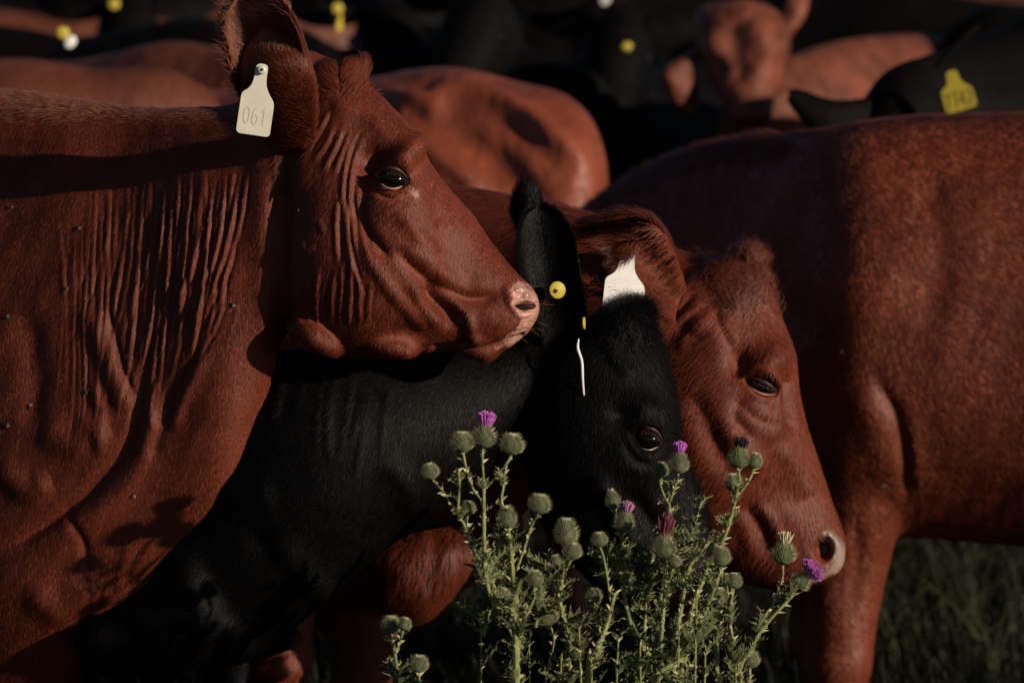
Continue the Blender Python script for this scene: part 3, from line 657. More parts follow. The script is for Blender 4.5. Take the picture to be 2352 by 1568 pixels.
B.add(leg(645, 1250, 5.98, 230, 1540, 138, 84, .055, -10)); B.add(leg(830, 1250, 6.45, 260, 1600, 130, 80, .055, 30))
B.add(leg(-700, 1050, 6.3, 420, 1560, 130, 80, .055, 30)); B.add(leg(-800, 1050, 6.75, 420, 1560, 130, 80, .055, 30))
B.add(ellipsoid(vp(1712, 602, dC), .026, .020, .04, .2))
B.fuse(.0044, 14)
S = B
S.bulge(1600, 960, 100, 120, .7, 12); S.bulge(1772, 822, 34, 46, .5, 34); S.bulge(1698, 832, 24, 36, 0, -30); S.bulge(1745, 960, 50, 26, .3, 10)
S.stroke([(1806, 850), (1814, 920), (1818, 990)], 13, -20); S.stroke([(1705, 900), (1690, 960), (1725, 1000)], 14, -10)
S.stroke([(1790, 1010), (1830, 1080), (1860, 1140)], 26, 13); S.stroke([(1590, 900), (1620, 960), (1650, 1030), (1690, 1100)], 26, -14); S.stroke([(1660, 960), (1710, 1030), (1760, 1090)], 24, 10); S.stroke([(1700, 925), (1740, 960), (1790, 975)], 12, -9); S.bulge(1650, 760, 40, 60, .3, 10); S.stroke([(1760, 690), (1790, 760), (1806, 820)], 16, -9); S.stroke([(1640, 700), (1660, 760), (1680, 800)], 9, -7); S.bulge(1810, 1190, 50, 30, .6, 9); S.stroke([(1700, 1150), (1735, 1190), (1760, 1240), (1770, 1290)], 18, -9); S.stroke([(1735, 1150), (1775, 1200), (1800, 1270)], 14, 10)
S.stroke([(1700, 1180), (1720, 1230), (1725, 1270)], 16, 6)
S.stroke([(1540, 760), (1580, 720), (1620, 690)], 9, 8); S.stroke([(1530, 740), (1570, 700), (1600, 670)], 7, -7); S.stroke([(1560, 800), (1590, 760), (1640, 720)], 12, 7); S.bulge(1610, 745, 22, 22, 0, 10); S.bulge(1690, 700, 26, 20, 0, 8); S.bulge(1745, 640, 30, 34, 0, 8)
S.almond(1748, 888, 42, 18, .40, .013)
S.stroke([(1704, 862), (1738, 852), (1772, 872), (1790, 905)], 8, 18); S.stroke([(1708, 870), (1725, 898), (1755, 918), (1775, 920)], 6, 6); S.stroke([(1772, 925), (1774, 950)], 5, -6, False)
S.almond(1893, 1262, 20, 27, .1, .028); S.stroke([(1880, 1235), (1900, 1228), (1920, 1245), (1930, 1275)], 8, 7)
for pts, w_ in (([(1904, 1232), (1930, 1260), (1924, 1305)], 19), ([(1905, 1308), (1875, 1325), (1850, 1335)], 14)): S.paint(pts, w_, .85)  # bare nose and lip skin, with the pale wet highlight painted in
S.stroke([(1860, 1290), (1835, 1318), (1790, 1330)], 7, -8)
S.bulge(900, 1290, 60, 40, .3, 10); S.stroke([(1010, 1210), (1000, 1290), (975, 1340)], 13, -16)
S.smooth(2); S.normals()
earC = ear_mesh(vp(1552, 700, 5.80), vp(1300, 545, 5.74), 92*.00066, unit((.35, 1, .25)), np.array([.02, -.02, -.045]), .005, 34, 24, curve=vp(1440, 575, 5.72), wbase=.5)
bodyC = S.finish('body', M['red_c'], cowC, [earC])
mesh_obj('nostril', *ellipsoid(vp(1890, 1263, 5.893), .0125, .0165, .005, -.1), M['nostril'], bodyC)
eye_parts(1748, 888, 5.800, 38, 14, .40, cowC, M['lid'], M['lid_dark'], .022, .8)
hC = hide(S)
tg = ellipsoid(vp(1442, 566, 5.655), .020, .008, .007, .2); fur('ear_tuft', tg[0], np.array([q_ for q_ in tg[1] if len(q_) == 4]), M['red_fur'], bodyC, 900, .034, (.05, -1, -.1), .0004, .25, messy=.35, seed=37)
fur('short_coat', S.V, S.F, M['red_fur'], bodyC, 210000, .013, hair_out(1700, 800, .55, (-.35, -.75, 0)), .00033, .2, lambda px, py, n, c: hC, messy=.18, seed=31)
fur('forelock', S.V, S.F, M['red_fur'], bodyC, 4600, .024, (.1, .5, -.3), .00036, .5, lambda px, py, n, c: (px > 1560) & (px < 1830) & (py < 800), curl=.38, messy=.6, seed=32, weight=lambda px, py: np.exp(-((px-1705)/50)**2-((py-635)/55)**2))
fur('forelock', S.V, S.F, M['tip_fur'], bodyC, 350, .020, (.1, .5, -.3), .0004, .6, lambda px, py, n, c: (px > 1560) & (px < 1830) & (py < 800), curl=.38, messy=.6, seed=36, weight=lambda px, py: np.exp(-((px-1715)/55)**2-((py-640)/65)**2))
fur('brisket_hair', S.V, S.F, M['red_fur'], bodyC, 16000, .028, (.15, -1, 0), .00042, .35, lambda px, py, n, c: (px > 800) & (px < 1130) & (py > 1190), messy=.25, seed=33)
fur('throat_hair', S.V, S.F, M['red_fur'], bodyC, 9000, .030, (-.8, -.5, -.1), .00042, .4, lambda px, py, n, c: (px > 1240) & (px < 1560) & (py < 760), messy=.3, seed=34)
q = np.array(earC[1]); fur('ear_hair', earC[0], q, M['red_fur'], bodyC, 26000, .030, (-.8, -.15, 0), .00045, .5, messy=.35, curl=.06, seed=35)
flag_tag(cowC, 1442, 588, 5.645, .00080, .10, .22, M['tag_white'], None, None, None, label='blank white flag tag, cut by the black poll', sy=.76)

# ============================================================ BIG RED COW AT THE RIGHT EDGE
cowD = thing('cow', 'large red cow standing broadside at the right edge, its head hidden behind the grazing cows', 'cow', base(2600, 6.8), 'cows of the herd')
B = Body()
B.add(loft([(3900, 420, 3900, 800, 6.6, .14), (3830, 330, 3830, 1000, 6.6, .24), (3550, 275, 3550, 1220, 6.65, .32), (3000, 262, 3000, 1280, 6.75, .38), (2600, 258, 2600, 1275, 6.82, .37), (2300, 260, 2300, 1250, 6.85, .34), (2080, 268, 2060, 1235, 6.84, .31), (1900, 290, 1880, 1290, 6.84, .27),
            (1740, 315, 1720, 1290, 6.98, .22), (1600, 345, 1600, 1230, 7.12, .19), (1450, 410, 1450, 1150, 7.28, .16), (1300, 520, 1330, 1090, 7.40, .13), (1180, 650, 1240, 1060, 7.5, .11), (1080, 800, 1180, 1060, 7.55, .09)], 2.3, 70, 52))
B.add(loft([(1190, 640, 1300, 900, 7.5, .08), (1090, 740, 1250, 1010, 7.54, .10), (1000, 900, 1200, 1090, 7.57, .09), (930, 1040, 1090, 1150, 7.6, .065), (890, 1130, 1000, 1190, 7.6, .05)], 2.2, 30, 30))
yb = gy(6.74)
B.add(loft([(1800, 760, 2050, 760, 6.86, .14), (1815, 900, 2080, 900, 6.80, .155), (1840, 1030, 2086, 1030, 6.76, .15), (1850, 1150, 2076, 1150, 6.74, .125), (1850, 1260, 2050, 1260, 6.74, .098), (1848, 1370, 2022, 1370, 6.74, .082), (1845, 1470, 2008, 1470, 6.74, .074), (1842, 1530, 2004, 1530, 6.74, .074), (1856, 1600, 1988, 1600, 6.74, .058), (1870, yb-100, 1968, yb-100, 6.74, .045), (1855, yb-60, 1985, yb-60, 6.74, .055), (1850, yb, 2000, yb, 6.74, .06)], 2.2, 44, 30)); B.add(leg(1880, 1100, 7.0, 220, 1480, 130, 92, .055, -20))
B.add(leg(3500, 1000, 6.5, 420, 1500, 150, 96, .06, 40)); B.add(leg(3420, 1000, 6.9, 420, 1500, 150, 96, .06, 40))
B.fuse(.0065, 12)
S = B
S.stroke([(2010, 860), (2060, 960), (2078, 1060), (2082, 1150)], 16, -16); S.stroke([(1960, 880), (2020, 1000), (2040, 1120)], 44, 15); S.stroke([(2090, 940), (2100, 1050), (2100, 1120)], 22, 5)
S.bulge(1960, 620, 150, 200, .2, 22); S.bulge(2250, 700, 160, 260, 0, 12); S.stroke([(1850, 420), (1820, 600), (1850, 800)], 50, -18); S.stroke([(2120, 380), (2160, 560), (2120, 760)], 40, -10)
S.stroke([(1960, 1180), (1970, 1300), (1950, 1420)], 20, -8); S.stroke([(1880, 1300), (1900, 1400)], 24, 8)
S.V += S.N*((vnoise(S.V, 12, 3)[:, 0])*.0016+(vnoise(S.V, 30, 4)[:, 0])*.0006)[:, None]; S.normals()
SD = S
bodyD = S.finish('body', M['red_far'], cowD)
fur('short_coat', S.V, S.F, M['red_fur'], bodyD, 170000, .012, (.5, -.8, 0), .0004, .14, messy=.16, seed=41, nscale=14)
fur('mane', S.V, S.F, M['red_fur'], bodyD, 5000, .030, (-.5, .5, -.1), .0005, .45, lambda px, py, n, c: (px > 1250) & (px < 1800) & (n[:, 1] > .45) & (py < 520), messy=.4, curl=.1, seed=42)

# ============================================================ RED COW WHOSE BACK SHOWS BEHIND
cowE = thing('cow', 'bony red cow seen from behind its hips, back rising between the two nearest red cows', 'cow', base(1000, 8.0), 'cows of the herd')
B = Body()
B.add(loft([(-300, 330, -300, 900, 8.7, .12), (-150, 280, -150, 1000, 8.6, .26), (200, 230, 200, 1080, 8.4, .32), (500, 205, 500, 1120, 8.2, .36), (700, 190, 700, 1140, 8.1, .37), (840, 180, 840, 1150, 8.0, .36), (950, 158, 950, 1150, 7.95, .34), (1060, 155, 1060, 1120, 7.9, .31), (1180, 185, 1180, 1060, 7.85, .29), (1290, 212, 1290, 980, 7.8, .27),
            (1350, 262, 1350, 880, 7.78, .23), (1388, 345, 1388, 760, 7.76, .15), (1398, 430, 1398, 620, 7.76, .07)], 2.2, 50, 44))
for x, y_, d_, dx in ((1300, 760, 7.65, 30), (1290, 760, 7.98, 30), (-80, 900, 8.4, 0), (-60, 900, 8.85, 0)): B.add(leg(x, y_, d_, 300, 1180, 110, 66, .055, dx))
B.add(loft([(-200, 300, -200, 780, 8.6, .16), (-420, 260, -380, 560, 8.8, .11), (-560, 230, -520, 440, 8.9, .09), (-700, 280, -640, 440, 8.95, .06), (-760, 360, -720, 440, 8.95, .03)], 2, 24, 24))
B.fuse(.010, 10)
S = B
S.stroke([(860, 215), (930, 235), (990, 240), (1030, 222), (1100, 225), (1200, 265), (1290, 330), (1360, 400)], 24, 52); S.stroke([(870, 185), (950, 195), (1010, 195)], 20, -12)
S.stroke([(1000, 290), (1100, 335), (1170, 405), (1230, 490)], 44, -20); S.stroke([(880, 300), (1000, 360), (1080, 420), (1110, 480)], 28, 30); S.stroke([(1080, 300), (1160, 330), (1260, 430)], 26, 12); S.bulge(1010, 400, 80, 90, 0, 22); S.bulge(1350, 300, 30, 50, 0, 10); S.stroke([(930, 262), (980, 266)], 10, -14)
S.smooth(2); S.normals()
SE = S
S.finish('body', M['red_far'], cowE)

# ============================================================ RED COW FACING THE CAMERA, UPPER RIGHT
cowF = thing('cow', 'red cow looking round with both ears out, out of focus at the upper right', 'cow', base(1900, 9.4), 'cows of the herd')
B = Body(); d = 9.0
B.add(loft([(2330, 180, 2330, 420, 10.3, .1), (2280, 120, 2280, 600, 10.2, .2), (2130, 82, 2130, 720, 10.0, .28), (2000, 84, 2000, 760, 9.8, .32), (1880, 105, 1880, 760, 9.6, .30), (1780, 140, 1800, 720, 9.4, .24), (1720, 130, 1740, 640, 9.25, .17), (1680, 90, 1700, 470, 9.1, .10)], 2.2, 36, 40))
B.add(loft([(1600, 10, 1760, 8, d+.06, .05), (1592, 45, 1800, 40, d, .10), (1600, 100, 1812, 110, d-.03, .12), (1620, 160, 1800, 170, d-.08, .11), (1650, 220, 1780, 225, d-.12, .09), (1672, 260, 1775, 262, d-.15, .075), (1685, 290, 1765, 292, d-.17, .05)], 2.1, 30, 36))
B.add(loft([(1650, 240, 1860, 200, 9.15, .10), (1640, 330, 1870, 300, 9.2, .14), (1620, 500, 1880, 480, 9.25, .17), (1640, 640, 1850, 640, 9.3, .16)], 2, 20, 28))
for x, d_ in ((1700, 9.2), (1800, 9.5), (2180, 9.9), (2230, 10.3)): B.add(leg(x, 600, d_, 220, 900, 100, 60, .055, 0))
B.fuse(.010, 8); S = B
S.bulge(1640, 110, 24, 30, 0, 26); S.bulge(1792, 105, 22, 30, 0, 26); S.bulge(1650, 150, 20, 26, 0, -34); S.bulge(1780, 150, 16, 24, 0, -30); S.stroke([(1715, 50), (1755, 110), (1775, 190)], 20, 34); S.stroke([(1690, 80), (1695, 200)], 24, -26); S.bulge(1730, 265, 40, 14, 0, 20); S.bulge(1700, 20, 40, 24, 0, 22)
S.smooth(2); S.normals()
e1 = ear_mesh(vp(1625, 95, d-.03), vp(1592, 265, d-.10), 42*.00102, unit((1, .25, .3)), np.array([0, 0, .03]), .006, curve=vp(1560, 160, d-.12))
e2 = ear_mesh(vp(1785, 110, d), vp(1838, -30, d+.05), 34*.00102, unit((1, .4, .3)), np.array([0, 0, .03]), .006, curve=vp(1822, 40, d))
S.finish('body', M['red_face'], cowF, [e1, e2])
for ex_, ey_ in ((1642, 146), (1790, 143)): mesh_obj('eye', *ellipsoid(vp(ex_, ey_, d-.075), .020, .016, .02), M['eye'], cowF)

# ============================================================ BLACK COW WITH THE YELLOW FLAG, RIGHT
cowG = thing('cow', 'black cow with numbered yellow flag tag, just beyond the back of the large red cow', 'cow', base(2300, 8.0), 'cows of the herd')
B = Body()
B.add(loft([(3100, 60, 3100, 500, 8.6, .16), (2900, -20, 2900, 700, 8.5, .28), (2500, -20, 2500, 800, 8.3, .32), (2300, 60, 2300, 760, 8.1, .26), (2170, 110, 2150, 640, 7.95, .17), (2090, 140, 2040, 520, 7.85, .12), (2010, 190, 1970, 440, 7.8, .09)], 2.2, 40, 40))
B.add(loft([(2110, 128, 2200, 330, 7.75, .08), (2030, 165, 2140, 400, 7.72, .11), (1975, 240, 2100, 470, 7.7, .10), (1930, 330, 2040, 520, 7.7, .08), (1890, 400, 1980, 540, 7.7, .06), (1870, 450, 1930, 530, 7.7, .03)], 2.1, 30, 36))
for x, d_ in ((2440, 8.1), (2520, 8.4), (2850, 8.4), (2950, 8.7)): B.add(leg(x, 500, d_, 240, 1050, 105, 64, .055, 0))
B.fuse(.010, 8); S = B
e1 = ear_mesh(vp(2030, 250, 7.66), vp(1812, 218, 7.60), 40*.0009, unit((.1, 1, .3)), np.array([0, -.01, .02]), .006, curve=vp(1910, 262, 7.6), wbase=.8)
e2 = ear_mesh(vp(2160, 150, 7.7), vp(2240, 60, 7.7), 36*.0009, unit((1, .6, .3)), np.array([0, -.01, .02]), .006)
S.finish('body', M['black_far'], cowG, [e1, e2])
flag_tag(cowG, 2186, 170, 7.55, .00080, -.28, -.2, M['tag_yellow'], '7742', M['ink_dark'], None, label='yellow flag tag with dark digits', sy=.62)

# ============================================================ THE HERD BEHIND: one full cow per coat, copied with every part
def raw_loft(st_, n=2.2, seg=40, K=32):
    """stations (x, z top, x, z bottom, y centre, half width)"""
    P_ = catmull(np.array([(a, b, c, d, y, h) for a, b, c, d, y, h in st_], float), seg)
    th = np.linspace(0, 2*math.pi, K, endpoint=False); c, s_ = np.cos(th), np.sin(th)
    ce = np.sign(c)*np.abs(c)**(2/n); se = np.sign(s_)*np.abs(s_)**(2/n)
    T = np.column_stack([P_[:, 0], P_[:, 4], P_[:, 1]]); Bt = np.column_stack([P_[:, 2], P_[:, 4], P_[:, 3]])
    R = ((T+Bt)/2)[:, None, :]+((T-Bt)/2)[:, None, :]*ce[None, :, None]; R[:, :, 1] += np.maximum(P_[:, 5], .004)[:, None]*se[None, :]
    return ring_mesh(R)
def herd_cow(name, m, label, up=True):
    root = thing(name, label, 'cow', (0, 0, 0), 'cows of the herd')
    B = Body(); hz = .0 if up else -.35
    B.add(raw_loft([(-1.12, 1.02, -1.12, .80, 0, .05), (-1.08, 1.16, -1.08, .66, 0, .17), (-.9, 1.24, -.92, .55, 0, .24), (-.6, 1.25, -.6, .52, 0, .27), (-.2, 1.23, -.2, .50, 0, .31), (.2, 1.24, .2, .49, 0, .29), (.5, 1.29, .5, .47, 0, .24), (.68, 1.27, .72, .50, 0, .19), (.82, 1.27, .90, .60, 0, .13), (.92, 1.29+hz*.2, 1.0, .76, 0, .10)]))
    if up: B.add(raw_loft([(.55, 1.27, .70, .62, 0, .17), (.78, 1.32, .96, .74, 0, .12), (.95, 1.42, 1.10, .96, 0, .09), (1.05, 1.50, 1.16, 1.14, 0, .085)])); hx, hzz = 1.05, 1.50
    else: B.add(raw_loft([(.55, 1.27, .70, .62, 0, .17), (.85, 1.22, .92, .60, 0, .12), (1.08, 1.08, 1.02, .62, 0, .09), (1.25, .92, 1.10, .62, 0, .085)])); hx, hzz = 1.22, .98
    a = -.75 if up else -1.15
    def hp(u, v): return (hx+u*math.cos(a)-v*math.sin(a), hzz+u*math.sin(a)+v*math.cos(a))
    B.add(raw_loft([(*hp(-.02, .03), *hp(.0, -.18), 0, .07), (*hp(.08, .06), *hp(.08, -.22), 0, .095), (*hp(.18, .055), *hp(.18, -.20), 0, .10), (*hp(.30, .03), *hp(.30, -.15), 0, .075), (*hp(.42, .01), *hp(.42, -.11), 0, .06), (*hp(.49, -.01), *hp(.48, -.09), 0, .05), (*hp(.51, -.03), *hp(.51, -.07), 0, .02)]))
    for x, y, f in ((.55, .15, 1), (.60, -.15, 1), (-.88, .17, 0), (-.80, -.17, 0)):
        w_ = .12 if f else .17
        B.add(raw_loft([(x-w_, .80, x+w_, .80, y, .09), (x-w_*.6, .55, x+w_*.6, .55, y, .07), (x-.05-(0 if f else .07), .38, x+.05-(0 if f else .05), .38, y, .045), (x-.035-(0 if f else .05), .28, x+.035-(0 if f else .05), .28, y, .035), (x-.03-(0 if f else .04), .12, x+.03-(0 if f else .04), .12, y, .03), (x-.045, .05, x+.05, .05, y, .045), (x-.05, .0, x+.065, .0, y, .05)], 2, 24, 20))
    B.add(raw_loft([(-1.10, 1.14, -1.04, 1.10, 0, .03), (-1.16, 1.02, -1.11, 1.0, 0, .022), (-1.18, .8, -1.14, .8, 0, .018), (-1.18, .5, -1.14, .5, 0, .016), (-1.20, .36, -1.12, .36, 0, .04), (-1.17, .22, -1.15, .22, 0, .01)], 2, 24, 14))
    B.fuse(.014, 8)
    V, Fc = B.V, B.F
    for sgn in (1, -1):
        ex, ez = hp(.03, -.02); b0 = np.array([ex, sgn*.07, ez])
        ev, ef = ear_mesh(b0, b0+np.array([-.06, sgn*.20, .02]), .05, unit((.2, 0, 1)), np.array([.02, 0, 0]), .006, 16, 12, curve=b0+np.array([-.02, sgn*.11, .015]))
        ef = np.array(ef); Fc = np.vstack([Fc, ef+len(V)]); V = np.vstack([V, ev])
    me_o = mesh_obj('body', V, Fc, m, root, world=True)
    for sgn in (1, -1):
        ex, ez = hp(.17, -.02); mesh_obj('eye', *ellipsoid(np.array([ex, sgn*.092, ez]), .018, .012, .018, 0, 12, 8), M['eye'], root, world=True)
    return root
def copy_tree(o, parent=None):
    c = o.copy(); col.objects.link(c)
    if parent is not None: c.parent = parent
    for ch in list(o.children): copy_tree(ch, c)
    return c
protos = {('r', 1): None, ('r', 0): None, ('b', 1): None, ('b', 0): None}
def herd(px, py_or_none, d, yaw, coat, up, label, tags=(), scale=1.0, x_off=0):
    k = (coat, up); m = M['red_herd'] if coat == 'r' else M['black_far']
    if protos[k] is None: o = protos[k] = herd_cow('cow', m, label, up); o['used'] = 0
    else:
        o = copy_tree(protos[k])
        for ch in list(o.children):
            if 'tag' in ch.name or 'button' in ch.name: 
                for c2 in list(ch.children): bpy.data.objects.remove(c2)
                bpy.data.objects.remove(ch)
    if 'used' in o: del o['used']
    p = to_world(vp(px, 784, d)); o.location = (p[0], p[1], 0); o.rotation_euler = (0, 0, math.radians(yaw)); o.scale = (scale,)*3
    o['label'] = label; bpy.context.view_layer.update()
    if o.matrix_world is None: pass
    for kind, tx, ty, td in tags:
        ax, ay, az = unit((1, 0, .2)), unit((0, 1, 0)), unit((.2, 0, -1))
        if kind == 'button':
            q = mesh_obj('ear_button', *disc(vp(tx, ty, td), .0135, .004, ax, ay, az, dome=.001), M['tag_yellow'], o)
        elif kind == 'white':
            q = mesh_obj('ear_tag', *disc(vp(tx, ty, td), .013, .003, unit((1, .3, .2)), ay, az, dome=.001), M['tag_white'], o)
        elif kind == 'flag': q = flag_tag(o, tx, ty, td, .00026, .12, .9, M['tag_yellow'])
    return o
# yaw 0 = facing right of the picture, 180 = facing left, 90 = facing away, -90 = facing the camera
# (photo column, distance of the shoulders, heading, coat, head up, label, tags, size)
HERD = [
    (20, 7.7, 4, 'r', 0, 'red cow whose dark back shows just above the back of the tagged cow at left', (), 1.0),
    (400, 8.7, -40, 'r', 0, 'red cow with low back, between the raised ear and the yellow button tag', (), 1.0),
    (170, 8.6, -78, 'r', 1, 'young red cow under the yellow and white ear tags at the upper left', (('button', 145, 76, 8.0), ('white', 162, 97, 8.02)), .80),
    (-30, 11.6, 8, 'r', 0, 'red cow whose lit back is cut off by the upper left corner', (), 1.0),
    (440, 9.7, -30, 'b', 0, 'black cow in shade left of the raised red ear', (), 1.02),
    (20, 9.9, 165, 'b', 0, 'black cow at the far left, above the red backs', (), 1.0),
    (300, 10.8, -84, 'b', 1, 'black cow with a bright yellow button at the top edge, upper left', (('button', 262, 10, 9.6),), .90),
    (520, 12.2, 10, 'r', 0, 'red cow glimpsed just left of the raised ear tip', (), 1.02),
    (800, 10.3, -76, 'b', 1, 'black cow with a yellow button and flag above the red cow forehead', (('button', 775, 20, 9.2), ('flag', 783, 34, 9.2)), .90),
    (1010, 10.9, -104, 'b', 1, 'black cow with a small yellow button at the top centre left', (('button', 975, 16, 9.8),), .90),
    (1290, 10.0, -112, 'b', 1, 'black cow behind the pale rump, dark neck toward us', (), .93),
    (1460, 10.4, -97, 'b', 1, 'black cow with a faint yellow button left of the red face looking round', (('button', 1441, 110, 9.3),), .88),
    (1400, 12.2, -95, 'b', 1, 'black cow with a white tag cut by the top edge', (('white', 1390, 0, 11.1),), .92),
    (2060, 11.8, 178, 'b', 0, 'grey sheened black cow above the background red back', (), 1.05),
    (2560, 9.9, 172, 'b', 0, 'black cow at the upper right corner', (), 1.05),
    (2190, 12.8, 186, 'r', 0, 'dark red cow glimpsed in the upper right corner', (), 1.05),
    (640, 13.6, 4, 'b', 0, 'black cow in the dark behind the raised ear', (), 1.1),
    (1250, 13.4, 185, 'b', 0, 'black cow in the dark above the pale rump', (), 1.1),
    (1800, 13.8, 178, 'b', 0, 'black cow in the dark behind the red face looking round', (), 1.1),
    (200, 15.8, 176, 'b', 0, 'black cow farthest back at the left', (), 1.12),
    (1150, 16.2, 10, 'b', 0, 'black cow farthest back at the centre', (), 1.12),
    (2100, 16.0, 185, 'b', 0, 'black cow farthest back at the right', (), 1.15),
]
for h in HERD:
    a_ = math.radians(h[2]); cx_ = (h[0]-1176)/F*h[1]-.5*h[7]*math.cos(a_); cd_ = h[1]-.5*h[7]*math.sin(a_)
    herd(cx_/cd_*F+1176, None, cd_, h[2], h[3], h[4], h[5], h[6], h[7])

# ============================================================ GRASS
M['grass'] = mat('grass_blades', (.011, .012, .005), .6, .25, var=.85, vscale=45)
def grass(n, seed=3):
    r = np.random.default_rng(seed); d_ = 5.6+15*r.random(n)**1.5; px = -150+2650*r.random(n)
    X = (px-1176)/F*d_; Y = d_*1.0
    cl = vnoise(np.column_stack([X, Y, 0*X]), 1.5, 8)[:, 0]
    h = (.10+.13*r.random(n))*(1+.45*np.clip(cl, -1, 1)); w_ = .0028+.0030*r.random(n)
    th = r.uniform(0, 6.28, n); lean = .25+.5*r.random(n); dx, dy = np.cos(th), np.sin(th); fx, fy = -np.sin(th), np.cos(th)
    V = np.zeros((n, 7, 3)); 
    for k, (t, ww) in enumerate(((0, 1), (.4, .85), (.75, .55))):
        for sgn, o in ((1, 0), (-1, 1)):
            V[:, 2*k+o, 0] = X+dx*lean*h*t*t+fx*w_*ww*sgn*.5; V[:, 2*k+o, 1] = Y+dy*lean*h*t*t+fy*w_*ww*sgn*.5; V[:, 2*k+o, 2] = h*t*(1-.2*t*lean)-.004*(k == 0)
    V[:, 6, 0] = X+dx*lean*h; V[:, 6, 1] = Y+dy*lean*h; V[:, 6, 2] = h*(1-.25*lean)
    b = np.arange(n)[:, None]*7
    Fq = np.vstack([b+np.array([[0, 1, 3, 2]]), b+np.array([[2, 3, 5, 4]]), b+np.array([[4, 5, 6, 6]])])
    Fc = [tuple(q) if q[2] != q[3] else tuple(q[:3]) for q in Fq.tolist()]
    o = mesh_obj('grass', V.reshape(-1, 3), Fc, M['grass'], None, False, world=True); o['kind'] = 'stuff'; o['label'] = 'dark grass growing between the cows'; return o
grass(42000)
def tall_grass(n, seed=5):
    r = np.random.default_rng(seed); mm = Mesh(); m2 = Mesh()
    for i in range(n):
        d_ = 7.4+4.5*r.random(); px = (700+500*r.random()) if r.random() < .3 else (1980+420*r.random()); p = np.array([(px-1176)/F*d_, d_, 0.0]); h = .16+.22*r.random(); a = r.random()*6.28; ln = .25+.5*r.random()
        pts = np.array([[p[0]+math.cos(a)*ln*h*t*t, p[1]+math.sin(a)*ln*h*t*t, h*t*(1-.25*ln*t)] for t in np.linspace(0, 1, 6)])
        v, f = tube(pts, np.array([.0022, .0024, .0021, .0016, .001, .0003])*(.7+.8*r.random()), 4); mm.add(v, f)
    o = mesh_obj('tall_grass', np.vstack(mm.V), mm.F, M['tall'], None, True, world=True); o['kind'] = 'stuff'; o['label'] = 'sparse pale grass blades catching the sun'
M['tall'] = mat('pale_grass', (.038, .041, .014), .6, .3, var=.6, vscale=30)
tall_grass(420)

# ============================================================ THISTLES IN FRONT
M['bract'] = mat('thistle_green', (.10, .125, .062), .6, .3, var=.45, vscale=140, trans=0)
M['spine'] = mat('pale_spine', (.50, .47, .26), .55, .3)
M['stem'] = mat('stem_green', (.20, .225, .075), .6, .3, var=.45, vscale=60)
M['leaf'] = mat('leaf_green', (.10, .13, .048), .6, .3, var=.6, vscale=50)
M['petal'] = mat('purple_petals', (.50, .14, .50), .6, .2, var=.35, vscale=200)
M['petal_pink'] = mat('pink_petals', (.45, .20, .36), .6, .2, var=.35, vscale=200)
M['petal_dry'] = mat('withered_petals', (.16, .045, .06), .8, .2, var=.35, vscale=200)
M['petal_brown'] = mat('brown_petals', (.05, .035, .03), .9, .1, var=.35, vscale=200)
M['cream'] = mat('cream_tip', (.55, .50, .30), .6, .2, var=.2, vscale=200)
def frame(axis):
    az = unit(axis); ax = unit(np.cross(az, [.3, .1, 1.0])); ay = np.cross(az, ax); return ax, ay, az
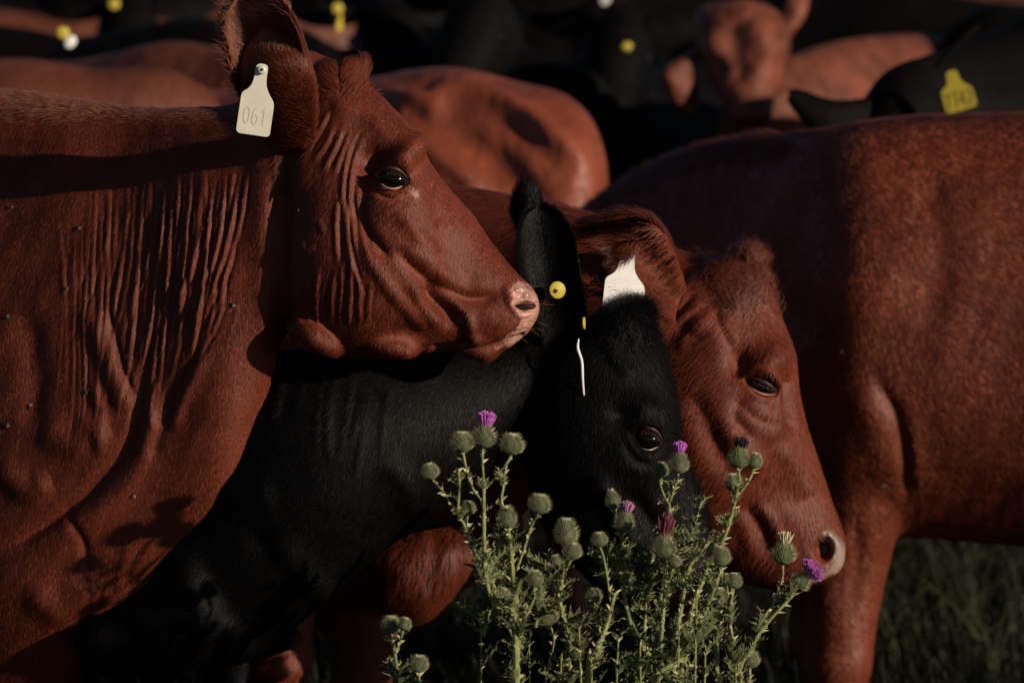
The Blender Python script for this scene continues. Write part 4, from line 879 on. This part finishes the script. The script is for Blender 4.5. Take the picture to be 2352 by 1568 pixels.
def flower_head(root, cx, cy, r, d, tilt, kind, long_=1.15, tdz=0.0):
    """spiny bulb; (cx, cy) its middle, r its radius in px, tilt in radians from upright (positive right)"""
    s = d/F; c = vp(cx, cy, d); R_ = r*s*.86
    ax, ay, az = frame((math.sin(tilt), math.cos(tilt), tdz)); h = R_*long_
    prof = [(-1, .12), (-.92, .5), (-.7, .82), (-.35, 1.0), (0, .98), (.35, .84), (.7, .62), (.95, .48), (1.05, .40), (1.07, .05)]
    if kind not in ('bud',): prof = [(-1, .12), (-.92, .5), (-.7, .84), (-.35, 1.0), (0, .95), (.35, .74), (.7, .55), (1.0, .46), (1.2, .48), (1.22, .05)]
    K = 22; Rg = []
    for z, q in catmull(prof, 26):
        t = np.linspace(0, 2*math.pi, K, endpoint=False)
        Rg.append(place(np.column_stack([np.cos(t)*R_*q, np.sin(t)*R_*q, np.full(K, z*h)]), c, ax, ay, az))
    head = mesh_obj('flower_head', *ring_mesh(np.array(Rg)), M['bract'], root)
    zz = np.array([p_[0] for p_ in prof]); qq = np.array([p_[1] for p_ in prof])
    sc, sp = Mesh(), Mesh(); n = int(60+r*7); ga = 2.39996
    for i in range(n):
        f = (i+.5)/n; z = -.95+f*(1.95 if kind == 'bud' else 2.05); q = np.interp(z, zz, qq); th = i*ga
        er = ax*math.cos(th)+ay*math.sin(th); et_ = -ax*math.sin(th)+ay*math.cos(th)
        p = c+er*R_*q*.97+az*z*h; up_ = unit(az*(1.1+.5*f)+er*(.9-.75*max(0, z)))
        wv = R_*.115*(1-.3*f); ln = R_*.30
        b0, b1, m_ = p-et_*wv, p+et_*wv, p+up_*ln*.45+er*R_*.05
        tip = p+up_*ln
        sc.add([b0, m_-et_*wv*.9, tip, m_+et_*wv*.9, b1, p+er*R_*.07+up_*ln*.3], [(0, 5, 1), (1, 5, 2), (2, 5, 3), (3, 5, 4), (0, 4, 5)])
        out = er*(.95-.5*max(0, z))+az*(.35+.55*f+.25*rng.normal()*.5); out = unit(out+rng.normal(size=3)*.08)
        L_ = R_*(.50+.22*rng.random())*(1 if z < .75 else .75); w2 = R_*.026
        a_ = unit(np.cross(out, az)+1e-6); b_ = np.cross(out, a_)
        sp.add([tip-up_*ln*.3+a_*w2, tip-up_*ln*.3-a_*w2*.5+b_*w2*.9, tip-up_*ln*.3-a_*w2*.5-b_*w2*.9, tip-up_*ln*.3+out*L_], [(0, 1, 3), (1, 2, 3), (2, 0, 3)])
    sc.build('bracts', M['bract'], head, smooth=False); sp.build('spines', M['spine'], head, smooth=False)
    if kind in ('bud', 'tight'):
        pt = Mesh(); zt = (1.02 if kind == 'bud' else 1.2)*h
        for i in range(60):
            th = rng.random()*6.28; rr = R_*.40*math.sqrt(rng.random()); p = c+az*zt+(ax*math.cos(th)+ay*math.sin(th))*rr
            q = p+az*R_*(.24+.16*rng.random())+(ax*math.cos(th)+ay*math.sin(th))*rr*.15; pt.add(*tube([p-az*.001, q], [R_*.05, R_*.03], 5))
        pt.build('closed_petals', M['cream'], head)
    else:
        mcol = {'purple': 'petal', 'pink': 'petal_pink', 'dry': 'petal_dry', 'brown': 'petal_brown', 'tuft': 'cream', 'ball': 'petal'}[kind]
        nn = {'purple': 190, 'pink': 160, 'dry': 120, 'brown': 70, 'tuft': 40, 'ball': 330}[kind]; Lp = {'purple': 1.65, 'pink': 1.6, 'dry': 2.6, 'brown': 1.5, 'tuft': 1.4, 'ball': 2.0}[kind]*R_
        spread = {'purple': .30, 'pink': .26, 'dry': .14, 'brown': .28, 'tuft': .35, 'ball': .95}[kind]; pt = Mesh()
        for i in range(nn):
            th = rng.random()*6.28; u = math.sqrt(rng.random()); er = ax*math.cos(th)+ay*math.sin(th)
            p = c+az*h*1.15+er*R_*.46*u; dd = unit(az+er*spread*u*1.6+rng.normal(size=3)*.07); l = Lp*(.75+.3*rng.random())*(1-.25*u*u)
            if kind == 'dry': dd = unit(dd+np.array([.25, 0, 0])*rng.random())
            pm = p+dd*l*.5+er*l*.06; q = p+dd*l; wd = R_*.055*(1.3 if kind != 'ball' else 1.0)
            pt.add(*tube([p, pm, q], [wd*.6, wd*.7, wd], 4))
        pt.build('petals', M[mcol], head, smooth=False)
    return c-az*h*.98, head
def stem_tube(mm, sp, pts, r0, r1, n=None):
    r0, r1 = r0*.78, r1*.82
    pts = np.array(pts); n = n or max(10, int(len(pts)*7)); Q = catmull(pts, n); seg = np.linalg.norm(np.diff(Q, axis=0), axis=1); Ltot = seg.sum()
    rr = np.linspace(r0, r1, n)*(1+.12*np.sin(np.arange(n)*2.1)); mm.add(*tube(Q, rr, 8))
    cum = np.concatenate([[0], np.cumsum(seg)]); k = int(Ltot/.0042)
    for i in range(k):                                                   # spiny wings along the stem
        t = rng.random()*Ltot; j = min(np.searchsorted(cum, t), n-1); j = max(j, 1); p = Q[j]; d_ = unit(Q[j]-Q[j-1])
        th = (i % 4)*math.pi/2+rng.normal()*.35; a = unit(np.cross(d_, [.2, .1, 1])); b = np.cross(d_, a); o = a*math.cos(th)+b*math.sin(th)
        l = (.002+.007*rng.random()**1.6); bs = .0026; r_ = rr[j]*.8
        tip = p+o*(r_+l)+d_*l*(.5+.5*rng.random())
        v = np.cross(d_, o)*.0006
        sp.add([p+o*r_-d_*bs, p+o*r_+d_*bs, p+o*r_*.9+v, p+o*r_*.9-v, tip], [(0, 2, 4), (2, 1, 4), (1, 3, 4), (3, 0, 4)])
def spiny_leaf(lf, sp, p, dirv, up_, length, width):
    """lobed thistle leaf folded along its midrib, every lobe ending in a spine"""
    dirv = unit(dirv); side = unit(np.cross(dirv, up_)); nrm = np.cross(side, dirv)
    nl = 5; bend = rng.normal()*.5-.25; pts = []; N_ = 2*nl+1
    for i in range(N_+1):
        t = i/N_; a = bend*t; m_ = p+dirv*length*(t-.1*abs(a)*t)+nrm*length*(a*t*.5)
        lobe = (i % 2 == 1); w_ = width*math.sin(math.pi*min(1, .12+t*.88))**.7*(1.0 if lobe else .28)
        pts.append((m_, w_*(.8+.4*rng.random()), lobe))
    base_i = 0; V = []; 
    for m_, w_, lobe in pts: 
        tw = rng.normal()*.25
        V += [m_, m_+side*w_+nrm*w_*(.45+tw)+dirv*(w_*.5 if lobe else 0), m_-side*w_+nrm*w_*(.45-tw)+dirv*(w_*.5 if lobe else 0)]
    Fc = []
    for i in range(N_): a = 3*i; Fc += [(a, a+3, a+4, a+1), (a+3, a, a+2, a+5)]
    lf.add(V, Fc)
    for i, (m_, w_, lobe) in enumerate(pts):
        if lobe or i == N_:
            for k in (1, 2):
                q = V[3*i+k]; o = unit(q-m_+dirv*w_*.4+1e-9); l = .003+.005*rng.random(); b = nrm*.0004; e = dirv*.0005
                sp.add([q-e, q+e, q+b-o*.001, q+o*l], [(0, 1, 3), (1, 2, 3), (2, 0, 3)])
def thistle(label, d, stems, heads, leafy=1.0, extra_leaves=(), lean=0):
    """stems: list of (photo polyline from low to high, start radius, end radius); the first runs on to the ground"""
    rootp = stems[0][0][0]; yg = gy(d+lean)
    w0 = to_world(vp(rootp[0], yg, d+lean)); root = thing('thistle', label, 'thistle', (w0[0], w0[1], 0), 'thistles in front of the cows')
    st_, sp, lf = Mesh(), Mesh(), Mesh()
    for i, (pl, r0, r1) in enumerate(stems):
        dj = d+rng.normal()*.012
        pts = [vp(x, y, dj) for x, y in pl]
        if i == 0 or pl[0][1] > 1560:
            g_ = vp(rootp[0]+(pl[0][0]-rootp[0])*.15, yg, d+lean); lead = [g_, g_*.65+pts[0]*.35+[0.004*rng.normal(), 0, 0]]
            pts = lead+pts; r0g = r0*1.15
            stem_tube(st_, sp, pts, r0g, r1)
        else: stem_tube(st_, sp, pts, r0, r1)
        # leaves along the stem
        seg = catmull(np.array(pl, float), 60); tot = np.linalg.norm(np.diff(seg, axis=0), axis=1).sum()
        for k in range(int(tot/22*leafy)):
            j = rng.integers(0, 56); x, y = seg[j]
            low = np.clip((y-1120)/330, .0, 1); 
            ln = (.012+.030*low*rng.random()+.008*rng.random()); an = rng.random()*6.28
            dv = np.array([math.cos(an), .75+.5*rng.random(), math.sin(an)])
            spiny_leaf(lf, sp, vp(x, y, dj), dv, np.array([0, 1, 0])+rng.normal(size=3)*.25, ln, ln*.26)
    for (x, y, ln, an) in extra_leaves:
        spiny_leaf(lf, sp, vp(x, y, d), np.array([math.cos(an), math.sin(an), rng.normal()*.2]), np.array([.2, 1, .3])+rng.normal(size=3)*.2, ln, ln*.22)
    for hd in heads:
        cx, cy, r, tilt, kind, lg, neck = hd
        dj = d+rng.normal()*.01
        b, h = flower_head(root, cx, cy, r, dj, tilt, kind, lg)
        n_ = [b+np.array([0, 0, 0])] + [vp(x, y, d) for x, y in neck]
        stem_tube(st_, sp, n_[::-1], .0020, .0022)
    build2(st_, sp, 'stem', M['stem'], M['spine'], root)
    if lf.n: lf.build('foliage', M['leaf'], root, smooth=False)
    return root
T1 = thistle('tallest thistle, cluster of round spiny buds and one purple flower over the black neck', 5.16,
  [([(1186, 1600), (1184, 1450), (1176, 1400), (1129, 1372), (1114, 1291), (1111, 1154), (1112, 1110)], .0060, .0026), ([(1186, 1568), (1187, 1480), (1186, 1390), (1180, 1350), (1172, 1250), (1160, 1180)], .0065, .003),
   ([(1150, 1385), (1118, 1310), (1090, 1270), (1066, 1205), (1052, 1180), (1055, 1120), (1053, 1075)], .0034, .0018), ([(1165, 1190), (1152, 1150), (1156, 1120), (1160, 1080)], .0026, .0018)],
  [(1062, 1019, 24, -.05, 'bud', 1.0, [(1074, 1090), (1085, 1120), (1106, 1150)]), (1112, 1006, 26, .12, 'purple', 1.05, [(1108, 1060), (1112, 1110)]), (1176, 1024, 25, .06, 'bud', 1.0, [(1160, 1070), (1135, 1100), (1114, 1122)]),
   (989, 1085, 18, -.25, 'bud', 1.1, [(1018, 1130), (1036, 1158), (1054, 1182)]), (1074, 1169, 17, .05, 'bud', .95, [(1070, 1225), (1084, 1262)]), (1165, 1190, 20, -.12, 'bud', 1.35, [(1168, 1240), (1172, 1262)]),
   (1239, 1161, 23, .08, 'bud', 1.0, [(1222, 1205), (1204, 1260), (1186, 1310)]), (1228, 1331, 18, -.02, 'bud', 1.1, [(1226, 1375), (1205, 1420), (1187, 1450)]), (1152, 1376, 22, .25, 'bud', 1.1, [(1160, 1420), (1180, 1470)])], 1.3)
T2 = thistle('thistle with a large egg shaped bud above two smaller ones, left of centre', 5.22,
  [([(1355, 1600), (1350, 1568), (1330, 1530), (1317, 1498), (1300, 1434), (1287, 1386), (1290, 1331), (1299, 1270)], .0048, .003), ([(1352, 1568), (1366, 1510), (1382, 1464), (1398, 1420), (1412, 1360)], .0070, .003)],
  [(1300, 1226, 25, .02, 'bud', 1.35, [(1300, 1285)]), (1314, 1268, 20, .15, 'bud', 1.0, [(1300, 1310)]), (1279, 1291, 16, -.2, 'bud', 1.0, [(1284, 1330)]), (1364, 1370, 17, .0, 'bud', 1.0, [(1366, 1410), (1382, 1464)]), (1258, 1420, 24, -.35, 'bud', .9, [(1272, 1470), (1262, 1520), (1245, 1600)]),
   (1377, 1241, 17, -.05, 'bud', 1.0, [(1385, 1275), (1392, 1310), (1402, 1380)])], 1.3)
T3 = thistle('thistle with a pink flower leaning right beside a long pale tipped bud', 5.26,
  [([(1510, 1600), (1500, 1543), (1490, 1505), (1457, 1454), (1440, 1399), (1427, 1331), (1425, 1290), (1432, 1250)], .0052, .0028)],
  [(1408, 1150, 16, -.22, 'tight', 1.45, [(1418, 1210), (1430, 1252)]), (1434, 1201, 21, .16, 'pink', 1.15, [(1430, 1250), (1428, 1290)]), (1441, 1331, 14, .1, 'bud', 1.1, [(1436, 1370)])], 1.5)
T4 = thistle('thistle with a withered crimson flower on a stout ribbed stem', 5.20,
  [([(1500, 1620), (1510, 1550), (1560, 1515), (1594, 1468), (1615, 1416), (1638, 1358), (1656, 1307)], .0052, .0028), ([(1500, 1580), (1515, 1500), (1521, 1434), (1525, 1386), (1530, 1310)], .004, .003), ([(1545, 1600), (1550, 1480), (1566, 1386), (1580, 1310), (1604, 1275), (1636, 1235)], .0045, .0028)],
  [(1527, 1259, 25, -.03, 'dry', 1.15, [(1528, 1310)]), (1548, 1290, 15, .25, 'bud', 1.0, [(1540, 1330)]), (1656, 1280, 20, -.02, 'bud', 1.2, [(1658, 1325)])], 1.4)
T5 = thistle('slender thistle with a broad violet flower and one bud over the black muzzle', 5.30,
  [([(1470, 1620), (1490, 1500), (1512, 1400), (1530, 1300), (1536, 1200), (1538, 1150), (1550, 1110)], .0042, .0020)],
  [(1560, 1066, 20, .04, 'purple', 1.3, [(1552, 1110), (1540, 1150)]), (1518, 1081, 16, .03, 'bud', 1.15, [(1516, 1110), (1526, 1140), (1537, 1160)])], .9)
T6 = thistle('thistle with a brown withered bloom before the red face', 5.36,
  [([(1560, 1620), (1575, 1500), (1590, 1400), (1620, 1320), (1665, 1230), (1688, 1150), (1694, 1120)], .0050, .0028), ([(1588, 1250), (1600, 1185), (1615, 1150), (1640, 1136)], .003, .0012)],
  [(1697, 1054, 23, .12, 'brown', 1.05, [(1698, 1100), (1692, 1140)]), (1733, 1060, 17, .1, 'bud', 1.1, [(1722, 1100), (1694, 1140)]), (1684, 1110, 20, -.05, 'bud', 1.0, [(1686, 1150), (1676, 1200)])], 1.3)
T7 = thistle('thistle on a straight pale stem with small dull buds, right of centre', 5.24,
  [([(1649, 1610), (1648, 1540), (1647, 1467), (1650, 1398)], .0050, .0034), ([(1700, 1600), (1695, 1540), (1680, 1450), (1668, 1390)], .0036, .002)],
  [(1651, 1372, 18, .05, 'bud', 1.2, [(1650, 1410)]), (1686, 1336, 17, .08, 'bud', 1.1, [(1680, 1380), (1676, 1420)]), (1668, 1330, 12, -.1, 'bud', 1.0, [(1672, 1370)])], 1.3)
T8 = thistle('thistle leaning right whose magenta bloom touches the red muzzle', 5.40,
  [([(1690, 1620), (1697, 1540), (1730, 1478), (1758, 1434), (1802, 1386), (1826, 1362)], .0046, .0026), ([(1712, 1505), (1740, 1450), (1764, 1400)], .003, .0022)],
  [(1838, 1334, 22, .85, 'ball', 1.0, [(1812, 1372)]), (1800, 1274, 26, .10, 'tuft', 1.0, [(1796, 1330), (1778, 1380), (1752, 1442)]), (1723, 1516, 20, 0, 'bud', 1.05, [(1722, 1560), (1715, 1600)])], 1.0)
T9 = thistle('small thistle with twin buds low at the left of the clump', 5.18, [([(918, 1620), (914, 1568), (908, 1510), (902, 1470)], .0040, .0026)],
  [(899, 1438, 21, -.06, 'bud', 1.0, [(902, 1475)]), (928, 1434, 15, .25, 'bud', 1.0, [(920, 1470), (908, 1500)])], 1.0)
T10 = thistle('smallest thistle, one round bud at the bottom edge', 5.20, [([(966, 1640), (964, 1600), (963, 1560)], .0036, .0026)], [(962, 1527, 20, .03, 'bud', 1.0, [(963, 1562)])], 1.0)
# low leafy shoots that fill the foot of the clump
shoots = [(1120, 1568, 1105, 1430), (1225, 1600, 1215, 1480), (1290, 1600, 1310, 1480), (1400, 1600, 1420, 1470), (1450, 1600, 1440, 1500), (1545, 1600, 1560, 1440), (1600, 1610, 1620, 1500), (1230, 1440, 1265, 1300), (1490, 1600, 1470, 1480), (1585, 1600, 1600, 1360), (1480, 1450, 1495, 1290), (1160, 1330, 1145, 1230), (1675, 1600, 1690, 1500), (1340, 1600, 1330, 1440), (1250, 1600, 1290, 1500), (1110, 1460, 1130, 1290), (1400, 1360, 1395, 1290), (1560, 1340, 1575, 1240)]
for i, (x0, y0, x1, y1) in enumerate(shoots):
    T = [T1, T2, T3, T4, T5, T6, T7][i % 7]; dd = 5.14+.16*rng.random(); sh, sp_, lf_ = Mesh(), Mesh(), Mesh()
    y0 = gy(dd)-3 if y0 > 1560 else y0
    P_ = [vp(x0, y0, dd), vp((x0+x1)/2+rng.normal()*8, (y0+y1)/2, dd), vp(x1, y1, dd)]
    stem_tube(sh, sp_, P_, .0034, .0014)
    Q = catmull(P_, 40)
    for k in range(26):
        j = rng.integers(4, 40); an = rng.random()*6.28; ln = .018+.034*rng.random()
        spiny_leaf(lf_, sp_, Q[j], (math.cos(an), .55+.6*rng.random(), math.sin(an)), np.array([0, 1, 0])+rng.normal(size=3)*.3, ln, ln*.24)
    b_ = build2(sh, sp_, 'side_shoot', M['stem'], M['spine'], T); lf_.build('leaves', M['leaf'], b_, smooth=False)

# ============================================================ FLIES ON THE COATS
M['fly'] = mat('fly_black', (.010, .009, .009), .4, .4); M['wing'] = mat('fly_wing', (.22, .20, .18), .3, .5)
def fly(px, py, Sx, sc, where):
    k = np.argmin((Sx.px-px)**2+(Sx.py-py)**2+np.where(Sx.N[:, 2] < -.05, 0, 1e6)); p = Sx.V[k]; N = Sx.N[k]; a = rng.random()*6.28
    t = unit(np.cross(N, [math.cos(a), math.sin(a), .2])); b = np.cross(N, t); q = p+N*.0035
    root = thing('fly', 'small dark fly '+where, 'fly', tuple(to_world(q)), 'flies on the red coats')
    def bead(c, l, w_):
        return tube([c-t*l, c-t*l*.6, c, c+t*l*.6, c+t*l], [w_*.2, w_*.85, w_, w_*.8, w_*.2], 8)
    m1 = Mesh(); m1.add(*bead(q-t*.0014*sc, .0026*sc, .0013*sc)); m1.add(*bead(q+t*.0014*sc, .0016*sc, .0012*sc)); m1.add(*bead(q+t*.0030*sc, .0010*sc, .0010*sc)); m1.build('body', M['fly'], root)
    for sg in (1, -1):
        w0 = q+N*.0012*sc+t*.0010*sc; w1 = w0-t*.0050*sc+b*sg*.0022*sc; m2 = Mesh()
        m2.add([w0, w0-t*.002*sc+b*sg*.0018*sc, w1, w0-t*.0045*sc+b*sg*.0004*sc, w0+N*.0002, w0-t*.002*sc+b*sg*.0018*sc+N*.0002, w1+N*.0002, w0-t*.0045*sc+b*sg*.0004*sc+N*.0002], [(0, 1, 2, 3), (7, 6, 5, 4), (0, 4, 5, 1), (1, 5, 6, 2), (2, 6, 7, 3), (3, 7, 4, 0)])
        m2.build('wing', M['wing'], root, smooth=False)
for x, y, Sx, sc, wh in (
    (184, 523, SA, 1.1, 'on the folded neck of the tagged cow, under the ear shadow'), (162, 661, SA, 1, 'on the left cow neck, second below the ear shadow'), (204, 898, SA, 1.2, 'on the left cow shoulder where the neck folds end'),
    (21, 726, SA, 1.1, 'at the left picture edge, halfway up'), (22, 975, SA, 1.2, 'at the left picture edge, lowest of the edge flies'), (74, 935, SA, .9, 'on the left cow shoulder, just right of the lowest edge fly'),
    (540, 700, SA, 1, 'on the neck of the tagged cow behind its jaw'), (30, 475, SA, .9, 'at the left picture edge, highest of the edge flies'), (1877, 768, SD, 1.2, 'on the large right cow beside the red forehead'),
    (1886, 592, SD, 1.1, 'highest on the large right cow, right of the red forelock'), (2030, 1110, SD, 1.4, 'in the elbow fold of the large right cow'), (1936, 810, SD, 1, 'on the large right cow, the middle of its flank'),
    (1082, 407, SE, 1.5, 'on the flank of the bony cow'), (1377, 324, SE, 1.6, 'on the rump edge of the bony cow'), (312, 1135, SA, 1, 'low on the chest of the tagged cow'), (690, 480, SA, .9, 'on the cheek of the tagged cow')):
    fly(x, y, Sx, sc, wh)
